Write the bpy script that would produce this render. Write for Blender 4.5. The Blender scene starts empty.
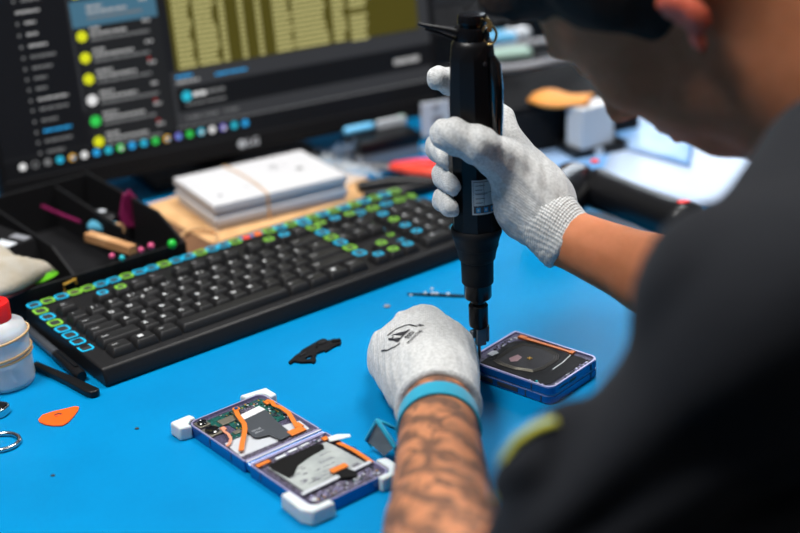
import bpy, math, random
import numpy as np
from mathutils import Vector, Matrix
from mathutils.bvhtree import BVHTree
random.seed(7); RNG = np.random.default_rng(7)
PI = math.pi
sc = bpy.context.scene
COL = sc.collection
# ------------------------------------------------------------------ camera geometry
FPX = 1371.5; CAMZ = .5458; PITCH = .4031; ROLL = -.0495
_F = np.array([0, math.cos(PITCH), -math.sin(PITCH)]); _R0 = np.array([1., 0, 0]); _U0 = np.cross(_R0, _F)
_R = _R0*math.cos(ROLL)+_U0*math.sin(ROLL); _U = -_R0*math.sin(ROLL)+_U0*math.cos(ROLL)
_C = np.array([0, 0, CAMZ])
def ray(x, y): return _F+_R*(x-400)/FPX-_U*(y-266.5)/FPX
def at(x, y, z=0.):                      # the point at height z above the bench
    d = ray(x, y); return _C+d*(z-CAMZ)/d[2]
def dp(x, y, t): return _C+ray(x, y)*t   # the point at distance t
def srgb(r, g, b):
    f = lambda c: (c/255/12.92) if c/255 <= .04045 else ((c/255+.055)/1.055)**2.4
    return (f(r), f(g), f(b))
# ------------------------------------------------------------------ materials
def mat(name, col, rough=.5, metal=0., emit=None, es=1., trans=0., ior=1.45, sss=0., noise=None, bump=None, spec=.5, coat=0., alpha=1., sheen=0.):
    m = bpy.data.materials.new(name); m.use_nodes = True
    nt = m.node_tree; N = nt.nodes; L = nt.links; b = N['Principled BSDF']
    b.inputs['Base Color'].default_value = (*col, 1); b.inputs['Roughness'].default_value = rough
    b.inputs['Metallic'].default_value = metal; b.inputs['IOR'].default_value = ior
    b.inputs['Transmission Weight'].default_value = trans; b.inputs['Specular IOR Level'].default_value = spec
    b.inputs['Coat Weight'].default_value = coat; b.inputs['Alpha'].default_value = alpha
    b.inputs['Sheen Weight'].default_value = sheen
    if sss:
        b.inputs['Subsurface Weight'].default_value = sss
        b.inputs['Subsurface Radius'].default_value = (1, .35, .18); b.inputs['Subsurface Scale'].default_value = .012
    if emit:
        b.inputs['Emission Color'].default_value = (*emit, 1); b.inputs['Emission Strength'].default_value = es
    tc = N.new('ShaderNodeTexCoord')
    if noise:                             # (scale, colour 2, low, high, detail)
        n = N.new('ShaderNodeTexNoise'); n.inputs['Scale'].default_value = noise[0]; n.inputs['Detail'].default_value = noise[4] if len(noise) > 4 else 4
        L.new(tc.outputs['Object'], n.inputs['Vector'])
        r = N.new('ShaderNodeMapRange'); r.inputs[1].default_value = noise[2]; r.inputs[2].default_value = noise[3]
        L.new(n.outputs['Fac'], r.inputs[0])
        mx = N.new('ShaderNodeMix'); mx.data_type = 'RGBA'; mx.inputs[6].default_value = (*col, 1); mx.inputs[7].default_value = (*noise[1], 1)
        L.new(r.outputs[0], mx.inputs[0]); L.new(mx.outputs[2], b.inputs['Base Color'])
    if bump:                              # (scale, strength, distance)
        n = N.new('ShaderNodeTexNoise'); n.inputs['Scale'].default_value = bump[0]; n.inputs['Detail'].default_value = 3
        L.new(tc.outputs['Object'], n.inputs['Vector'])
        bp = N.new('ShaderNodeBump'); bp.inputs['Strength'].default_value = bump[1]; bp.inputs['Distance'].default_value = bump[2]
        L.new(n.outputs['Fac'], bp.inputs['Height']); L.new(bp.outputs[0], b.inputs['Normal'])
    return m
def emis(name, r, g, b, s=1.):
    c = srgb(r, g, b); return mat(name, (0.004, .004, .004), .4, spec=.12, emit=c, es=s)
M = {}
M['bench'] = mat('laminate', srgb(150, 150, 150), .5, noise=(30, srgb(140, 140, 142), .4, .6))
M['mat_blue'] = mat('blue_rubber_mat', srgb(0, 126, 182), .4, spec=.14, noise=(9, srgb(0, 117, 171), .35, .7), bump=(260, .12, .0004))
M['black'] = mat('black_plastic', (.008, .008, .009), .45, spec=.35, bump=(900, .1, .0002))
M['black_key'] = mat('key_plastic', (.013, .013, .014), .45, spec=.35, bump=(1500, .15, .0002))
M['black_gloss'] = mat('glossy_black', (.005, .005, .006), .2, spec=.4)
M['black_satin'] = mat('satin_black', (.006, .006, .007), .36, spec=.3)
M['dark_grey'] = mat('dark_grey_plastic', (.018, .019, .022), .6, spec=.2)
M['charcoal'] = mat('charcoal', (.008, .008, .009), .75, spec=.12)
M['rubber'] = mat('black_rubber', (.007, .007, .008), .6, spec=.25)
M['legend'] = mat('legend_white', (.72, .74, .75), .5)
M['legend_dim'] = mat('legend_worn', (.5, .51, .52), .5)
M['ring_blue'] = mat('sticker_blue', srgb(20, 178, 222), .35)
M['ring_green'] = mat('sticker_green', srgb(132, 200, 62), .35)
M['sticker_in'] = mat('sticker_grey', (.035, .036, .036), .35)
M['sticker_red'] = mat('sticker_red', srgb(235, 60, 40), .4)
M['sticker_or'] = mat('sticker_orange', srgb(240, 110, 40), .4)
M['paper_w'] = mat('white_card', (.60, .60, .62), .5, bump=(60, .05, .001))
M['paper_e'] = mat('card_edge', (.44, .44, .47), .5)
M['ink'] = mat('dark_ink', (.03, .03, .035), .5)
M['ink_grey'] = mat('grey_ink', (.22, .22, .24), .5)
M['band_tan'] = mat('rubber_band', srgb(206, 165, 120), .5, sss=.2)
M['cardboard'] = mat('cardboard', srgb(214, 170, 120), .75, noise=(40, srgb(196, 150, 100), .4, .65))
M['wood'] = mat('light_wood', srgb(205, 160, 115), .55, noise=(25, srgb(180, 132, 88), .4, .6))
M['film'] = mat('clear_bag_film', (.85, .9, .93), .25, trans=.3, alpha=.28)
M['sheet'] = mat('pale_sheet', srgb(178, 196, 222), .35, spec=.4, noise=(5, srgb(154, 180, 214), .4, .65, 2), bump=(12, .25, .01))
M['sheet2'] = mat('pale_blue_sheet', srgb(104, 158, 214), .35, spec=.4, noise=(7, srgb(150, 180, 218), .45, .6, 2), bump=(14, .25, .01))
M['red'] = mat('red_plastic', srgb(226, 30, 30), .35, sss=.1)
M['redor'] = mat('orange_red_plastic', srgb(225, 70, 50), .35)
M['frosted'] = mat('frosted_plastic', (.80, .83, .86), .4, sss=.2, alpha=.60)
M['liquid'] = mat('clear_liquid', (.66, .74, .80), .10, alpha=.35)
M['tube_w'] = mat('white_tube', (.85, .87, .88), .4)
M['orange_pick'] = mat('orange_pick', srgb(252, 92, 16), .45)
M['chrome'] = mat('chrome', (.62, .63, .65), .18, metal=1)
M['steel'] = mat('steel', (.35, .35, .37), .3, metal=1)
M['brass'] = mat('brass', (.75, .5, .2), .3, metal=1)
M['silver'] = mat('silver_foil', (.72, .72, .73), .32, metal=.15)
M['frame_blue'] = mat('blue_anodised_frame', srgb(8, 84, 152), .2, metal=.35, coat=.6)
M['frame_rim'] = mat('lilac_frame_rim', srgb(168, 164, 200), .3, metal=.35)
M['frame_in'] = mat('dark_lilac_tray', srgb(92, 88, 116), .4, metal=.3, noise=(700, srgb(52, 48, 66), .45, .6))
M['pcb'] = mat('green_circuit_board', srgb(16, 92, 84), .35, noise=(600, srgb(8, 52, 50), .45, .55))
M['pcb_dark'] = mat('dark_circuit_board', srgb(46, 42, 52), .4, noise=(700, srgb(120, 114, 136), .5, .6))
M['flex_or'] = mat('orange_flex', srgb(206, 112, 40), .4)
M['flex_cu'] = mat('copper_flex', srgb(214, 140, 110), .4)
M['flex_grey'] = mat('grey_flex', srgb(62, 66, 72), .4)
M['tape_grey'] = mat('grey_shield', srgb(196, 200, 206), .35, metal=.2)
M['shield'] = mat('shield_can', srgb(120, 116, 104), .4, metal=.5)
M['battery'] = mat('battery_wrap', srgb(168, 174, 172), .38, metal=.1, noise=(60, srgb(150, 156, 156), .4, .6))
M['gold'] = mat('gold_contact', srgb(220, 170, 70), .35, metal=.6)
M['cyan_dot'] = mat('cyan_dot', srgb(30, 180, 190), .4)
M['glass_bk'] = mat('lens_glass', (.004, .004, .006), .05, coat=1)
M['graphite'] = mat('graphite_film', srgb(16, 15, 17), .55, spec=.15, bump=(90, .25, .001))
M['graphite2'] = mat('coil_film', srgb(28, 24, 26), .45, spec=.18)
M['pinkish'] = mat('worn_pink', srgb(150, 112, 116), .35)
M['guard'] = mat('white_guard', srgb(200, 208, 210), .5, sss=.3)
M['label_w'] = mat('label_white', srgb(176, 188, 192), .45)
M['label_b'] = mat('label_blue', srgb(40, 140, 190), .45)
M['magenta'] = mat('magenta_plastic', srgb(135, 32, 84), .35)
M['cyan_soft'] = mat('light_blue_plastic', srgb(96, 178, 208), .4)
M['pink'] = mat('pink_plastic', srgb(205, 80, 125), .35)
M['green_k'] = mat('green_plastic', srgb(30, 190, 60), .35)
M['lime'] = mat('lime_plastic', srgb(110, 205, 40), .4)
M['cloth'] = mat('beige_cloth', srgb(172, 166, 154), .9, noise=(60, srgb(170, 160, 142), .4, .65), bump=(200, .4, .002))
M['maroon'] = mat('maroon_trim', srgb(110, 50, 55), .7)
M['leather'] = mat('tan_leather', srgb(226, 150, 70), .6)
M['white_pl'] = mat('white_plastic', srgb(205, 210, 216), .4)
M['blue_pl'] = mat('blue_plastic', srgb(30, 110, 190), .4)
M['ltblue'] = mat('light_blue', srgb(110, 190, 235), .4)
M['greygreen'] = mat('grey_green', srgb(150, 178, 166), .5)
M['grey'] = mat('mid_grey', srgb(130, 132, 138), .45)
M['greyblue'] = mat('grey_blue', srgb(100, 118, 140), .35, metal=.3)
M['wallm'] = mat('painted_wall', srgb(88, 92, 98), .8, noise=(3, srgb(82, 86, 92), .4, .6))
M['wall_dark'] = mat('dark_partition', srgb(46, 48, 54), .8)
M['floorm'] = mat('vinyl_floor', srgb(62, 64, 68), .5, noise=(8, srgb(54, 56, 60), .4, .6))
M['ceil'] = mat('ceiling_tile', srgb(170, 170, 168), .9)
M['glass'] = mat('window_glass', (1, 1, 1), .0, trans=1., ior=1.0)
M['diffuser'] = mat('lamp_diffuser', (.8, .8, .8), .5, emit=(1, 1, 1), es=3)
M['teal_band'] = mat('cyan_elastic', srgb(10, 152, 184), .6, bump=(700, .3, .0006), sheen=.2)
M['velcro'] = mat('grey_velcro', srgb(112, 124, 130), .9, bump=(900, .5, .001))
M['hair'] = mat('dark_hair', (.022, .014, .010), .75, spec=.2, bump=(160, .6, .003))
M['shirt'] = mat('black_polo_fabric', srgb(20, 22, 27), .9, spec=.2, sheen=.05, bump=(60, .25, .003))
M['trouser'] = mat('dark_trousers', srgb(30, 32, 40), .9)
M['shoe'] = mat('black_shoe', (.02, .02, .02), .5)
M['yellow'] = mat('yellow_piping', srgb(215, 208, 60), .6)
M['skyb'] = mat('pale_blue_piping', srgb(110, 165, 205), .6)
# ------------------------------------------------------------------ mesh builder
class MB:
    def __init__(s): s.v = []; s.f = []; s.m = []; s.T = None
    def add(s, vs, fs, mi=0):
        o = len(s.v)
        for p in vs:
            p = Vector(p); s.v.append(s.T @ p if s.T else p)
        for f in fs: s.f.append([i+o for i in f]); s.m.append(mi)
        return s
    def box(s, c, size, mi=0, rz=0., top=1., R=None):
        x, y, z = [a/2 for a in size]; vs = []
        ca, sa = math.cos(rz), math.sin(rz)
        for k, (dz, t) in enumerate(((-z, 1.), (z, top))):
            for dx, dy in ((-x, -y), (x, -y), (x, y), (-x, y)):
                q = Vector((dx*t, dy*t, dz))
                if R is not None: q = R @ q
                else: q = Vector((q.x*ca-q.y*sa, q.x*sa+q.y*ca, q.z))
                vs.append(Vector(c)+q)
        return s.add(vs, [(3, 2, 1, 0), (4, 5, 6, 7), (0, 1, 5, 4), (1, 2, 6, 5), (2, 3, 7, 6), (3, 0, 4, 7)], mi)
    def prism(s, poly, z0, z1, mi=0, mside=None, inset=0.):
        n = len(poly); ar = sum(poly[i][0]*poly[(i+1) % n][1]-poly[(i+1) % n][0]*poly[i][1] for i in range(n))
        if ar < 0: poly = poly[::-1]
        cx = sum(p[0] for p in poly)/n; cy = sum(p[1] for p in poly)/n
        vs = [(x, y, z0) for x, y in poly]+[(x-(x-cx)*inset, y-(y-cy)*inset, z1) for x, y in poly]
        s.add(vs, [tuple(range(n))[::-1], tuple(range(n, 2*n))], mi)
        o = len(s.v)-2*n; b = len(s.f)
        for i in range(n):
            j = (i+1) % n; s.f.append([o+i, o+j, o+n+j, o+n+i]); s.m.append(mi if mside is None else mside)
        return s
    def extr(s, prof, x0, x1, mi=0):      # profile in (y,z), pulled along x
        n = len(prof); vs = [(x0, y, z) for y, z in prof]+[(x1, y, z) for y, z in prof]
        fs = [tuple(range(n)), tuple(range(n, 2*n))[::-1]]+[(i, i+n, (i+1) % n+n, (i+1) % n) for i in range(n)]
        return s.add(vs, fs, mi)
    def rings(s, rs, mi=0, close=True, loop=False):
        n = len(rs[0]); o = len(s.v)
        for r in rs:
            for p in r: s.v.append(s.T @ Vector(p) if s.T else Vector(p))
        R = len(rs)
        for k in range(R if loop else R-1):
            k2 = (k+1) % R
            for i in range(n):
                j = (i+1) % n; s.f.append([o+k*n+i, o+k*n+j, o+k2*n+j, o+k2*n+i]); s.m.append(mi)
        if close and not loop:
            s.f.append([o+i for i in range(n)][::-1]); s.m.append(mi)
            s.f.append([o+(R-1)*n+i for i in range(n)]); s.m.append(mi)
        return s
    def lathe(s, prof, a=(0, 0, 0), d=(0, 0, 1), seg=24, mi=0, squash=1., phase=0.):   # prof: (r, along)
        d = Vector(d).normalized(); a = Vector(a); q = d.to_track_quat('Z', 'Y'); rs = []
        for r, h in prof: rs.append([a+d*h+q @ Vector((r*math.cos(phase+2*PI*i/seg), r*squash*math.sin(phase+2*PI*i/seg), 0)) for i in range(seg)])
        return s.rings(rs, mi)
    def cyl(s, a, b, r, r2=None, seg=16, mi=0):
        a = Vector(a); b = Vector(b); return s.lathe([(r, 0), (r if r2 is None else r2, (b-a).length)], a, b-a, seg, mi)
    def tube(s, pts, r, seg=8, mi=0, loop=False, flat=1., up=None):
        P = [Vector(p) for p in pts]; rs = []; n = len(P)
        u = Vector(up) if up is not None else Vector((0, 0, 1))
        for i in range(n):
            a = P[i-1] if (i > 0 or loop) else P[i]; b = P[(i+1) % n] if (i < n-1 or loop) else P[i]
            t = (b-a).normalized()
            x = t.cross(u)
            if x.length < 1e-4: x = t.cross(Vector((1, .3, 0)))
            x.normalize(); y = x.cross(t).normalized(); rr = r[i] if isinstance(r, (list, tuple)) else r
            rs.append([P[i]+x*rr*math.cos(2*PI*k/seg)+y*rr*flat*math.sin(2*PI*k/seg) for k in range(seg)])
        return s.rings(rs, mi, loop=loop)
    def ball(s, c, r, mi=0, seg=14, sc3=(1, 1, 1)):
        c = Vector(c); rs = []; n = seg//2
        for k in range(n+1):
            th = PI*(k+.02)/(n+.04); rs.append([c+Vector((r*sc3[0]*math.sin(th)*math.cos(2*PI*i/seg), r*sc3[1]*math.sin(th)*math.sin(2*PI*i/seg), -r*sc3[2]*math.cos(th))) for i in range(seg)])
        return s.rings(rs, mi)
    def quad(s, a, b, c, d, mi=0): return s.add([a, b, c, d], [(0, 1, 2, 3)], mi)
    def text(s, txt, size, T, mi=0, thick=0., align='CENTER', bold=0.):
        vs, fs = text_geo(txt, align, bold)
        o = len(s.v)
        for x, y in vs:
            p = T @ Vector((x*size, y*size, thick)); s.v.append(s.T @ p if s.T else p)
        for f in fs: s.f.append([i+o for i in f]); s.m.append(mi)
        return s
    def build(s, name, mats, parent=None, smooth=None, bevel=0., seg=2, sub=0):
        me = bpy.data.meshes.new(name); me.from_pydata([tuple(v) for v in s.v], [], s.f)
        if not isinstance(mats, (list, tuple)): mats = [mats]
        for m in mats: me.materials.append(m)
        me.polygons.foreach_set('material_index', s.m)
        if smooth: me.polygons.foreach_set('use_smooth', [True]*len(me.polygons)); me.set_sharp_from_angle(angle=math.radians(smooth))
        me.update()
        o = bpy.data.objects.new(name, me); COL.objects.link(o)
        if parent: o.parent = parent
        if bevel:
            b = o.modifiers.new('bevel', 'BEVEL'); b.width = bevel; b.segments = seg; b.limit_method = 'ANGLE'; b.angle_limit = math.radians(40)
            b.harden_normals = False
            me.polygons.foreach_set('use_smooth', [True]*len(me.polygons)); me.set_sharp_from_angle(angle=math.radians(35))
        if sub: q = o.modifiers.new('sub', 'SUBSURF'); q.levels = sub; q.render_levels = sub
        return o
_tc = {}
def text_geo(txt, align, bold):
    k = (txt, align, bold)
    if k not in _tc:
        cu = bpy.data.curves.new('t', 'FONT'); cu.body = txt; cu.size = 1; cu.align_x = align; cu.align_y = 'CENTER'; cu.resolution_u = 2; cu.offset = bold
        ob = bpy.data.objects.new('t', cu); me = bpy.data.meshes.new_from_object(ob)
        _tc[k] = ([(v.co.x, v.co.y) for v in me.vertices], [list(p.vertices) for p in me.polygons])
        bpy.data.objects.remove(ob); bpy.data.curves.remove(cu); bpy.data.meshes.remove(me)
    return _tc[k]
def thing(name, label, cat, loc=(0, 0, 0), rz=0., group=None):
    o = bpy.data.objects.new(name, None); COL.objects.link(o); o.empty_display_size = .02
    o.location = loc; o.rotation_euler = (0, 0, rz); o['label'] = label; o['category'] = cat
    if group: o['group'] = group
    return o
def tag(o, label, cat, group=None):
    o['label'] = label; o['category'] = cat
    if group: o['group'] = group
    return o
def place(o, loc, rz=0.): o.location = loc; o.rotation_euler = (0, 0, rz); return o
def rrect(x0, y0, x1, y1, r, n=5):
    P = []
    for cx, cy, a0 in ((x1-r, y1-r, 0), (x0+r, y1-r, 90), (x0+r, y0+r, 180), (x1-r, y0+r, 270)):
        for k in range(n+1):
            a = math.radians(a0+90*k/n); P.append((cx+r*math.cos(a), cy+r*math.sin(a)))
    return P
def frame_ring(mb, outer, inner, z0, z1, mtop=0, mout=0, minn=0):   # a wall between two outlines with equal point counts
    n = len(outer); o = len(mb.v)
    for P, z in ((outer, z0), (outer, z1), (inner, z1), (inner, z0)):
        for x, y in P: mb.v.append(mb.T @ Vector((x, y, z)) if mb.T else Vector((x, y, z)))
    for a, b, mi in ((0, 1, mout), (1, 2, mtop), (2, 3, minn), (3, 0, mout)):
        for i in range(n):
            j = (i+1) % n; mb.f.append([o+a*n+i, o+a*n+j, o+b*n+j, o+b*n+i]); mb.m.append(mi)
def struct(o): o['kind'] = 'structure'; return o
# ------------------------------------------------------------------ signed distance bodies
def smin(a, b, k):
    if k <= 0: return np.minimum(a, b)
    h = np.clip(.5+.5*(b-a)/k, 0, 1); return b*(1-h)+a*h-k*h*(1-h)
class Cone:
    def __init__(s, a, b, ra, rb, k=.01, sq=None): s.a = np.array(a, float); s.b = np.array(b, float); s.ra = ra; s.rb = rb; s.k = k; s.sq = sq
    def lo(s): return np.minimum(s.a-s.ra, s.b-s.rb)
    def hi(s): return np.maximum(s.a+s.ra, s.b+s.rb)
    def d(s, X, Y, Z):
        ab = s.b-s.a; L = ab@ab+1e-12
        px, py, pz = X-s.a[0], Y-s.a[1], Z-s.a[2]
        t = np.clip((px*ab[0]+py*ab[1]+pz*ab[2])/L, 0, 1)
        qx, qy, qz = px-t*ab[0], py-t*ab[1], pz-t*ab[2]
        if s.sq is not None:              # flattened along a direction: (unit vector, factor)
            n, f = s.sq; e = qx*n[0]+qy*n[1]+qz*n[2]
            qx, qy, qz = qx+e*n[0]*(f-1), qy+e*n[1]*(f-1), qz+e*n[2]*(f-1)
        return np.sqrt(qx*qx+qy*qy+qz*qz)-(s.ra+(s.rb-s.ra)*t)
class Ell:
    def __init__(s, c, r, R=None, k=.01): s.c = np.array(c, float); s.r = np.array(r, float); s.R = np.eye(3) if R is None else np.array(R); s.k = k
    def lo(s): return s.c-s.r.max()
    def hi(s): return s.c+s.r.max()
    def d(s, X, Y, Z):
        px, py, pz = X-s.c[0], Y-s.c[1], Z-s.c[2]; q = [px*s.R[0, i]+py*s.R[1, i]+pz*s.R[2, i] for i in range(3)]
        k0 = np.sqrt(sum((q[i]/s.r[i])**2 for i in range(3))); k1 = np.sqrt(sum((q[i]/s.r[i]**2)**2 for i in range(3)))+1e-9
        return k0*(k0-1)/k1
class Cut(Ell): pass                       # an ellipsoid taken away
class Grp:
    def __init__(s, prims, k): s.p = prims; s.k = k
    def lo(s): return np.min([p.lo() for p in s.p], axis=0)
    def hi(s): return np.max([p.hi() for p in s.p], axis=0)
def field(prims, X, Y, Z, org, h):
    F = np.full(X.shape, .5, np.float32)
    for p in prims:
        m = max(.02, 3*p.k)+h*2
        lo = np.maximum(((p.lo()-m-org)/h).astype(int), 0); hi = np.minimum(((p.hi()+m-org)/h).astype(int)+2, X.shape)
        if (hi <= lo).any(): continue
        sl = tuple(slice(a, b) for a, b in zip(lo, hi))
        if isinstance(p, Grp): d = field(p.p, X[sl], Y[sl], Z[sl], org+lo*h, h)
        else: d = p.d(X[sl], Y[sl], Z[sl])
        if isinstance(p, Cut): F[sl] = -smin(-F[sl], d, p.k)
        else: F[sl] = smin(F[sl], d, p.k)
    return F
def sdf_mesh(prims, h, extra=None):
    g = Grp(prims, 0); org = g.lo()-.012-2*h; n = np.ceil((g.hi()+.012+2*h-org)/h).astype(int)+1
    ax = [(org[i]+h*np.arange(n[i])).astype(np.float32) for i in range(3)]
    X, Y, Z = np.meshgrid(*ax, indexing='ij')
    F = field(prims, X, Y, Z, org, h)
    if extra: F = extra(F, X, Y, Z)
    S = F < 0
    c = [(i, j, k) for i in (0, 1) for j in (0, 1) for k in (0, 1)]
    sub = lambda A, o: A[o[0]:A.shape[0]-1+o[0], o[1]:A.shape[1]-1+o[1], o[2]:A.shape[2]-1+o[2]]
    cnt = sum(sub(S, o).astype(np.int8) for o in c)
    act = (cnt > 0) & (cnt < 8); ids = -np.ones(act.shape, np.int64); I = np.argwhere(act); ids[act] = np.arange(len(I))
    acc = np.zeros((len(I), 3)); w = np.zeros(len(I))
    for o in c:
        for a in range(3):
            if o[a]: continue
            o2 = list(o); o2[a] = 1
            f0 = F[I[:, 0]+o[0], I[:, 1]+o[1], I[:, 2]+o[2]]; f1 = F[I[:, 0]+o2[0], I[:, 1]+o2[1], I[:, 2]+o2[2]]
            ok = (f0 < 0) != (f1 < 0); t = np.where(ok, f0/np.where(ok, f0-f1, 1), 0)
            q = np.tile(np.array(o, float), (len(I), 1)); q[:, a] += t
            acc[ok] += q[ok]; w[ok] += 1
    V = org+(I+acc/w[:, None])*h; faces = []
    for a in range(3):
        b, d = (a+1) % 3, (a+2) % 3
        s0 = [slice(None)]*3; s1 = [slice(None)]*3; s0[a] = slice(0, -1); s1[a] = slice(1, None)
        for x in (b, d): s0[x] = slice(1, -1); s1[x] = slice(1, -1)
        A, B = S[tuple(s0)], S[tuple(s1)]; E = np.argwhere(A != B)
        if not len(E): continue
        sgn = A[E[:, 0], E[:, 1], E[:, 2]]; base = E.copy(); base[:, b] += 1; base[:, d] += 1
        def cell(db, dd):
            q = base.copy(); q[:, b] += db; q[:, d] += dd; return ids[q[:, 0], q[:, 1], q[:, 2]]
        Q = np.stack([cell(-1, -1), cell(0, -1), cell(0, 0), cell(-1, 0)], 1)
        Q[~sgn] = Q[~sgn][:, ::-1]; faces.append(Q)
    Q = np.concatenate(faces); return V, Q
def sdf_obj(name, prims, h, mats, parent=None, extra=None, pick=None, off=(0, 0, 0)):
    V, Q = sdf_mesh(prims, h, extra)
    for _ in range(2):                     # light relaxing of the cell steps
        S = np.zeros_like(V); C = np.zeros(len(V))
        for i in range(4):
            a, b = Q[:, i], Q[:, (i+1) % 4]; np.add.at(S, a, V[b]); np.add.at(S, b, V[a]); np.add.at(C, a, 1); np.add.at(C, b, 1)
        V = V*.6+.4*S/np.maximum(C, 1)[:, None]
    W = V-np.array(off)
    me = bpy.data.meshes.new(name); me.from_pydata(W.tolist(), [], Q.tolist())
    if not isinstance(mats, (list, tuple)): mats = [mats]
    for m in mats: me.materials.append(m)
    if pick is not None: me.polygons.foreach_set('material_index', pick(V[Q].mean(1)).astype(int).tolist())
    me.polygons.foreach_set('use_smooth', [True]*len(me.polygons)); me.update()
    o = bpy.data.objects.new(name, me); COL.objects.link(o)
    if parent: o.parent = parent
    o['_bvh'] = 0; del o['_bvh']
    return o, V, Q
# ================================================================== ROOM
TH = .6546; EU = np.array([math.cos(TH), math.sin(TH), 0]); EV = np.array([-math.sin(TH), math.cos(TH), 0])
BO = np.array([0, .58, 0])                 # front edge of the bench runs through here along EU
def B(s, t, z=0.): return BO+EU*s+EV*t+np.array([0, 0, z])
def room_obj(mb, name, m, **k):
    o = mb.build(name, m, **k); place(o, tuple(BO), TH); return o
S0, S1, T0, T1, ZF, ZC = -2.4, 2.6, -2.2, 1.42, -.75, 1.95
struct(room_obj(MB().box(((S0+S1)/2, (T0+T1)/2, ZF-.05), (S1-S0+.2, T1-T0+.2, .1)), 'floor', M['floorm']))
struct(room_obj(MB().box(((S0+S1)/2, (T0+T1)/2, ZC+.05), (S1-S0+.2, T1-T0+.2, .1)), 'ceiling', M['ceil']))
struct(room_obj(MB().box((S0-.05, (T0+T1)/2, (ZF+ZC)/2), (.1, T1-T0+.2, ZC-ZF)), 'wall_left', M['wallm']))
struct(room_obj(MB().box((S1+.05, (T0+T1)/2, (ZF+ZC)/2), (.1, T1-T0+.2, ZC-ZF)), 'wall_right', M['wallm']))
struct(room_obj(MB().box(((S0+S1)/2, T0-.05, (ZF+ZC)/2), (S1-S0, .1, ZC-ZF)), 'wall_front', M['wallm']))
WS0, WS1, WZ0, WZ1 = 1.45, 2.5, .12, 1.25
w = MB()
w.box(((S0+WS0)/2, T1+.05, (ZF+ZC)/2), (WS0-S0, .1, ZC-ZF)); w.box(((WS1+S1)/2, T1+.05, (ZF+ZC)/2), (S1-WS1, .1, ZC-ZF))
w.box(((WS0+WS1)/2, T1+.05, (ZF+WZ0)/2), (WS1-WS0, .1, WZ0-ZF)); w.box(((WS0+WS1)/2, T1+.05, (ZC+WZ1)/2), (WS1-WS0, .1, ZC-WZ1))
struct(room_obj(w, 'wall_back', M['wall_dark']))
w = MB()
for a, b, c, d in ((WS0, WS1, WZ0, WZ0+.05), (WS0, WS1, WZ1-.05, WZ1), (WS0, WS0+.05, WZ0+.05, WZ1-.05), (WS1-.05, WS1, WZ0+.05, WZ1-.05), ((WS0+WS1)/2-.02, (WS0+WS1)/2+.02, WZ0+.05, WZ1-.05)):
    w.box(((a+b)/2, T1+.05, (c+d)/2), (b-a, .06, d-c))
wf = struct(room_obj(w, 'window_1', M['white_pl']))
MB().box(((WS0+WS1)/2, T1+.05, (WZ0+WZ1)/2), (WS1-WS0-.1, .006, WZ1-WZ0-.1)).build('pane', M['glass'], wf)
# bench and mat
bench = thing('workbench', 'long workbench whose whole top is covered by the blue mat', 'workbench', tuple(BO+np.array([0, 0, ZF])), TH)
MB().box((0, .66, .75-.024), (3.2, 1.32, .040)).build('bench_top', M['bench'], bench, bevel=.003)
for sx in (-1.5, 1.5):
    for ty in (.06, 1.26): MB().box((sx, ty, .353), (.06, .06, .706)).build('leg', M['dark_grey'], bench)
mt = MB().box((0, .66, -.002), (3.16, 1.30, .004)).build('work_mat', M['mat_blue'], bevel=.001); place(mt, tuple(BO), TH)
tag(mt, 'bright blue rubber mat spread flat over the whole workbench', 'mat')
# specks, scuffs on the mat
for i, (x, y, L, a) in enumerate(((53, 476, .0016, 0), (137, 429, .0016, 0), (387, 307, .003, 0))):
    p = at(x, y, 0.); o = MB().ball((0, 0, L*.4), L, sc3=(1.2, .9, .4), seg=8).build('crumb', M['ink'] if i < 2 else M['grey']); place(o, tuple(p))
    tag(o, ['tiny dark crumb on the mat under the orange pick', 'tiny dark crumb on the mat between the orange pick and the opened phone', 'tiny grey crumb on the mat above the left glove'][i], 'crumb')
# ================================================================== KEYBOARD
KO = np.array([-.258, 1.0478, 0.])
def K(s, t, z=0.): return KO+EU*s+EV*t+np.array([0, 0, z])
kb = thing('keyboard', 'full-size black computer keyboard dotted with blue and green ring stickers', 'keyboard', tuple(KO), TH)
KW, KD = .449, .156
def kz(t): return .016+.028*t/KD*.35       # height of the deck
b = MB(); prof = [(-.003, .001), (-.003, .006), (.0015, .0165), (.006, .0172), (.150, kz(.15)), (.1555, .0165), (.1555, .001)]
b.extr(prof[::-1], 0, KW); b.build('case', M['black'], kb, bevel=.0018)
q = MB(); q.box((KW*.5, .142, kz(.142)+.0001), (KW-.012, .0005, .0006)); q.build('seam', M['charcoal'], kb)
UN = .0187
rows = []
def rowdef(t, items):                      # items: (start unit, width, legend)
    for x, wd, lg in items: rows.append((t, x, wd, lg))
def seq(x, chars): return [(x+i, 1, c) for i, c in enumerate(chars)]
rowdef(5.28, [(0, 1, 'Esc')]+[(2+i, 1, 'F%d' % (i+1)) for i in range(4)]+[(6.5+i, 1, 'F%d' % (i+5)) for i in range(4)]+[(11+i, 1, 'F%d' % (i+9)) for i in range(4)]+[(15.45+i, 1, s) for i, s in enumerate(('Prt', 'Scr', 'Brk'))])
rowdef(4, seq(0, ['`']+list('1234567890-='))+[(13, 2, 'Back')]+[(15.45+i, 1, s) for i, s in enumerate(('Ins', 'Hm', 'Pg'))]+[(18.9+i, 1, s) for i, s in enumerate(('Num', '/', '*', '-'))])
rowdef(3, [(0, 1.5, 'Tab')]+[(1.5+i, 1, c) for i, c in enumerate('QWERTYUIOP[]')]+[(13.5, 1.5, '\\')]+[(15.45+i, 1, s) for i, s in enumerate(('Del', 'End', 'Pg'))]+[(18.9+i, 1, c) for i, c in enumerate('789')])
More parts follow.
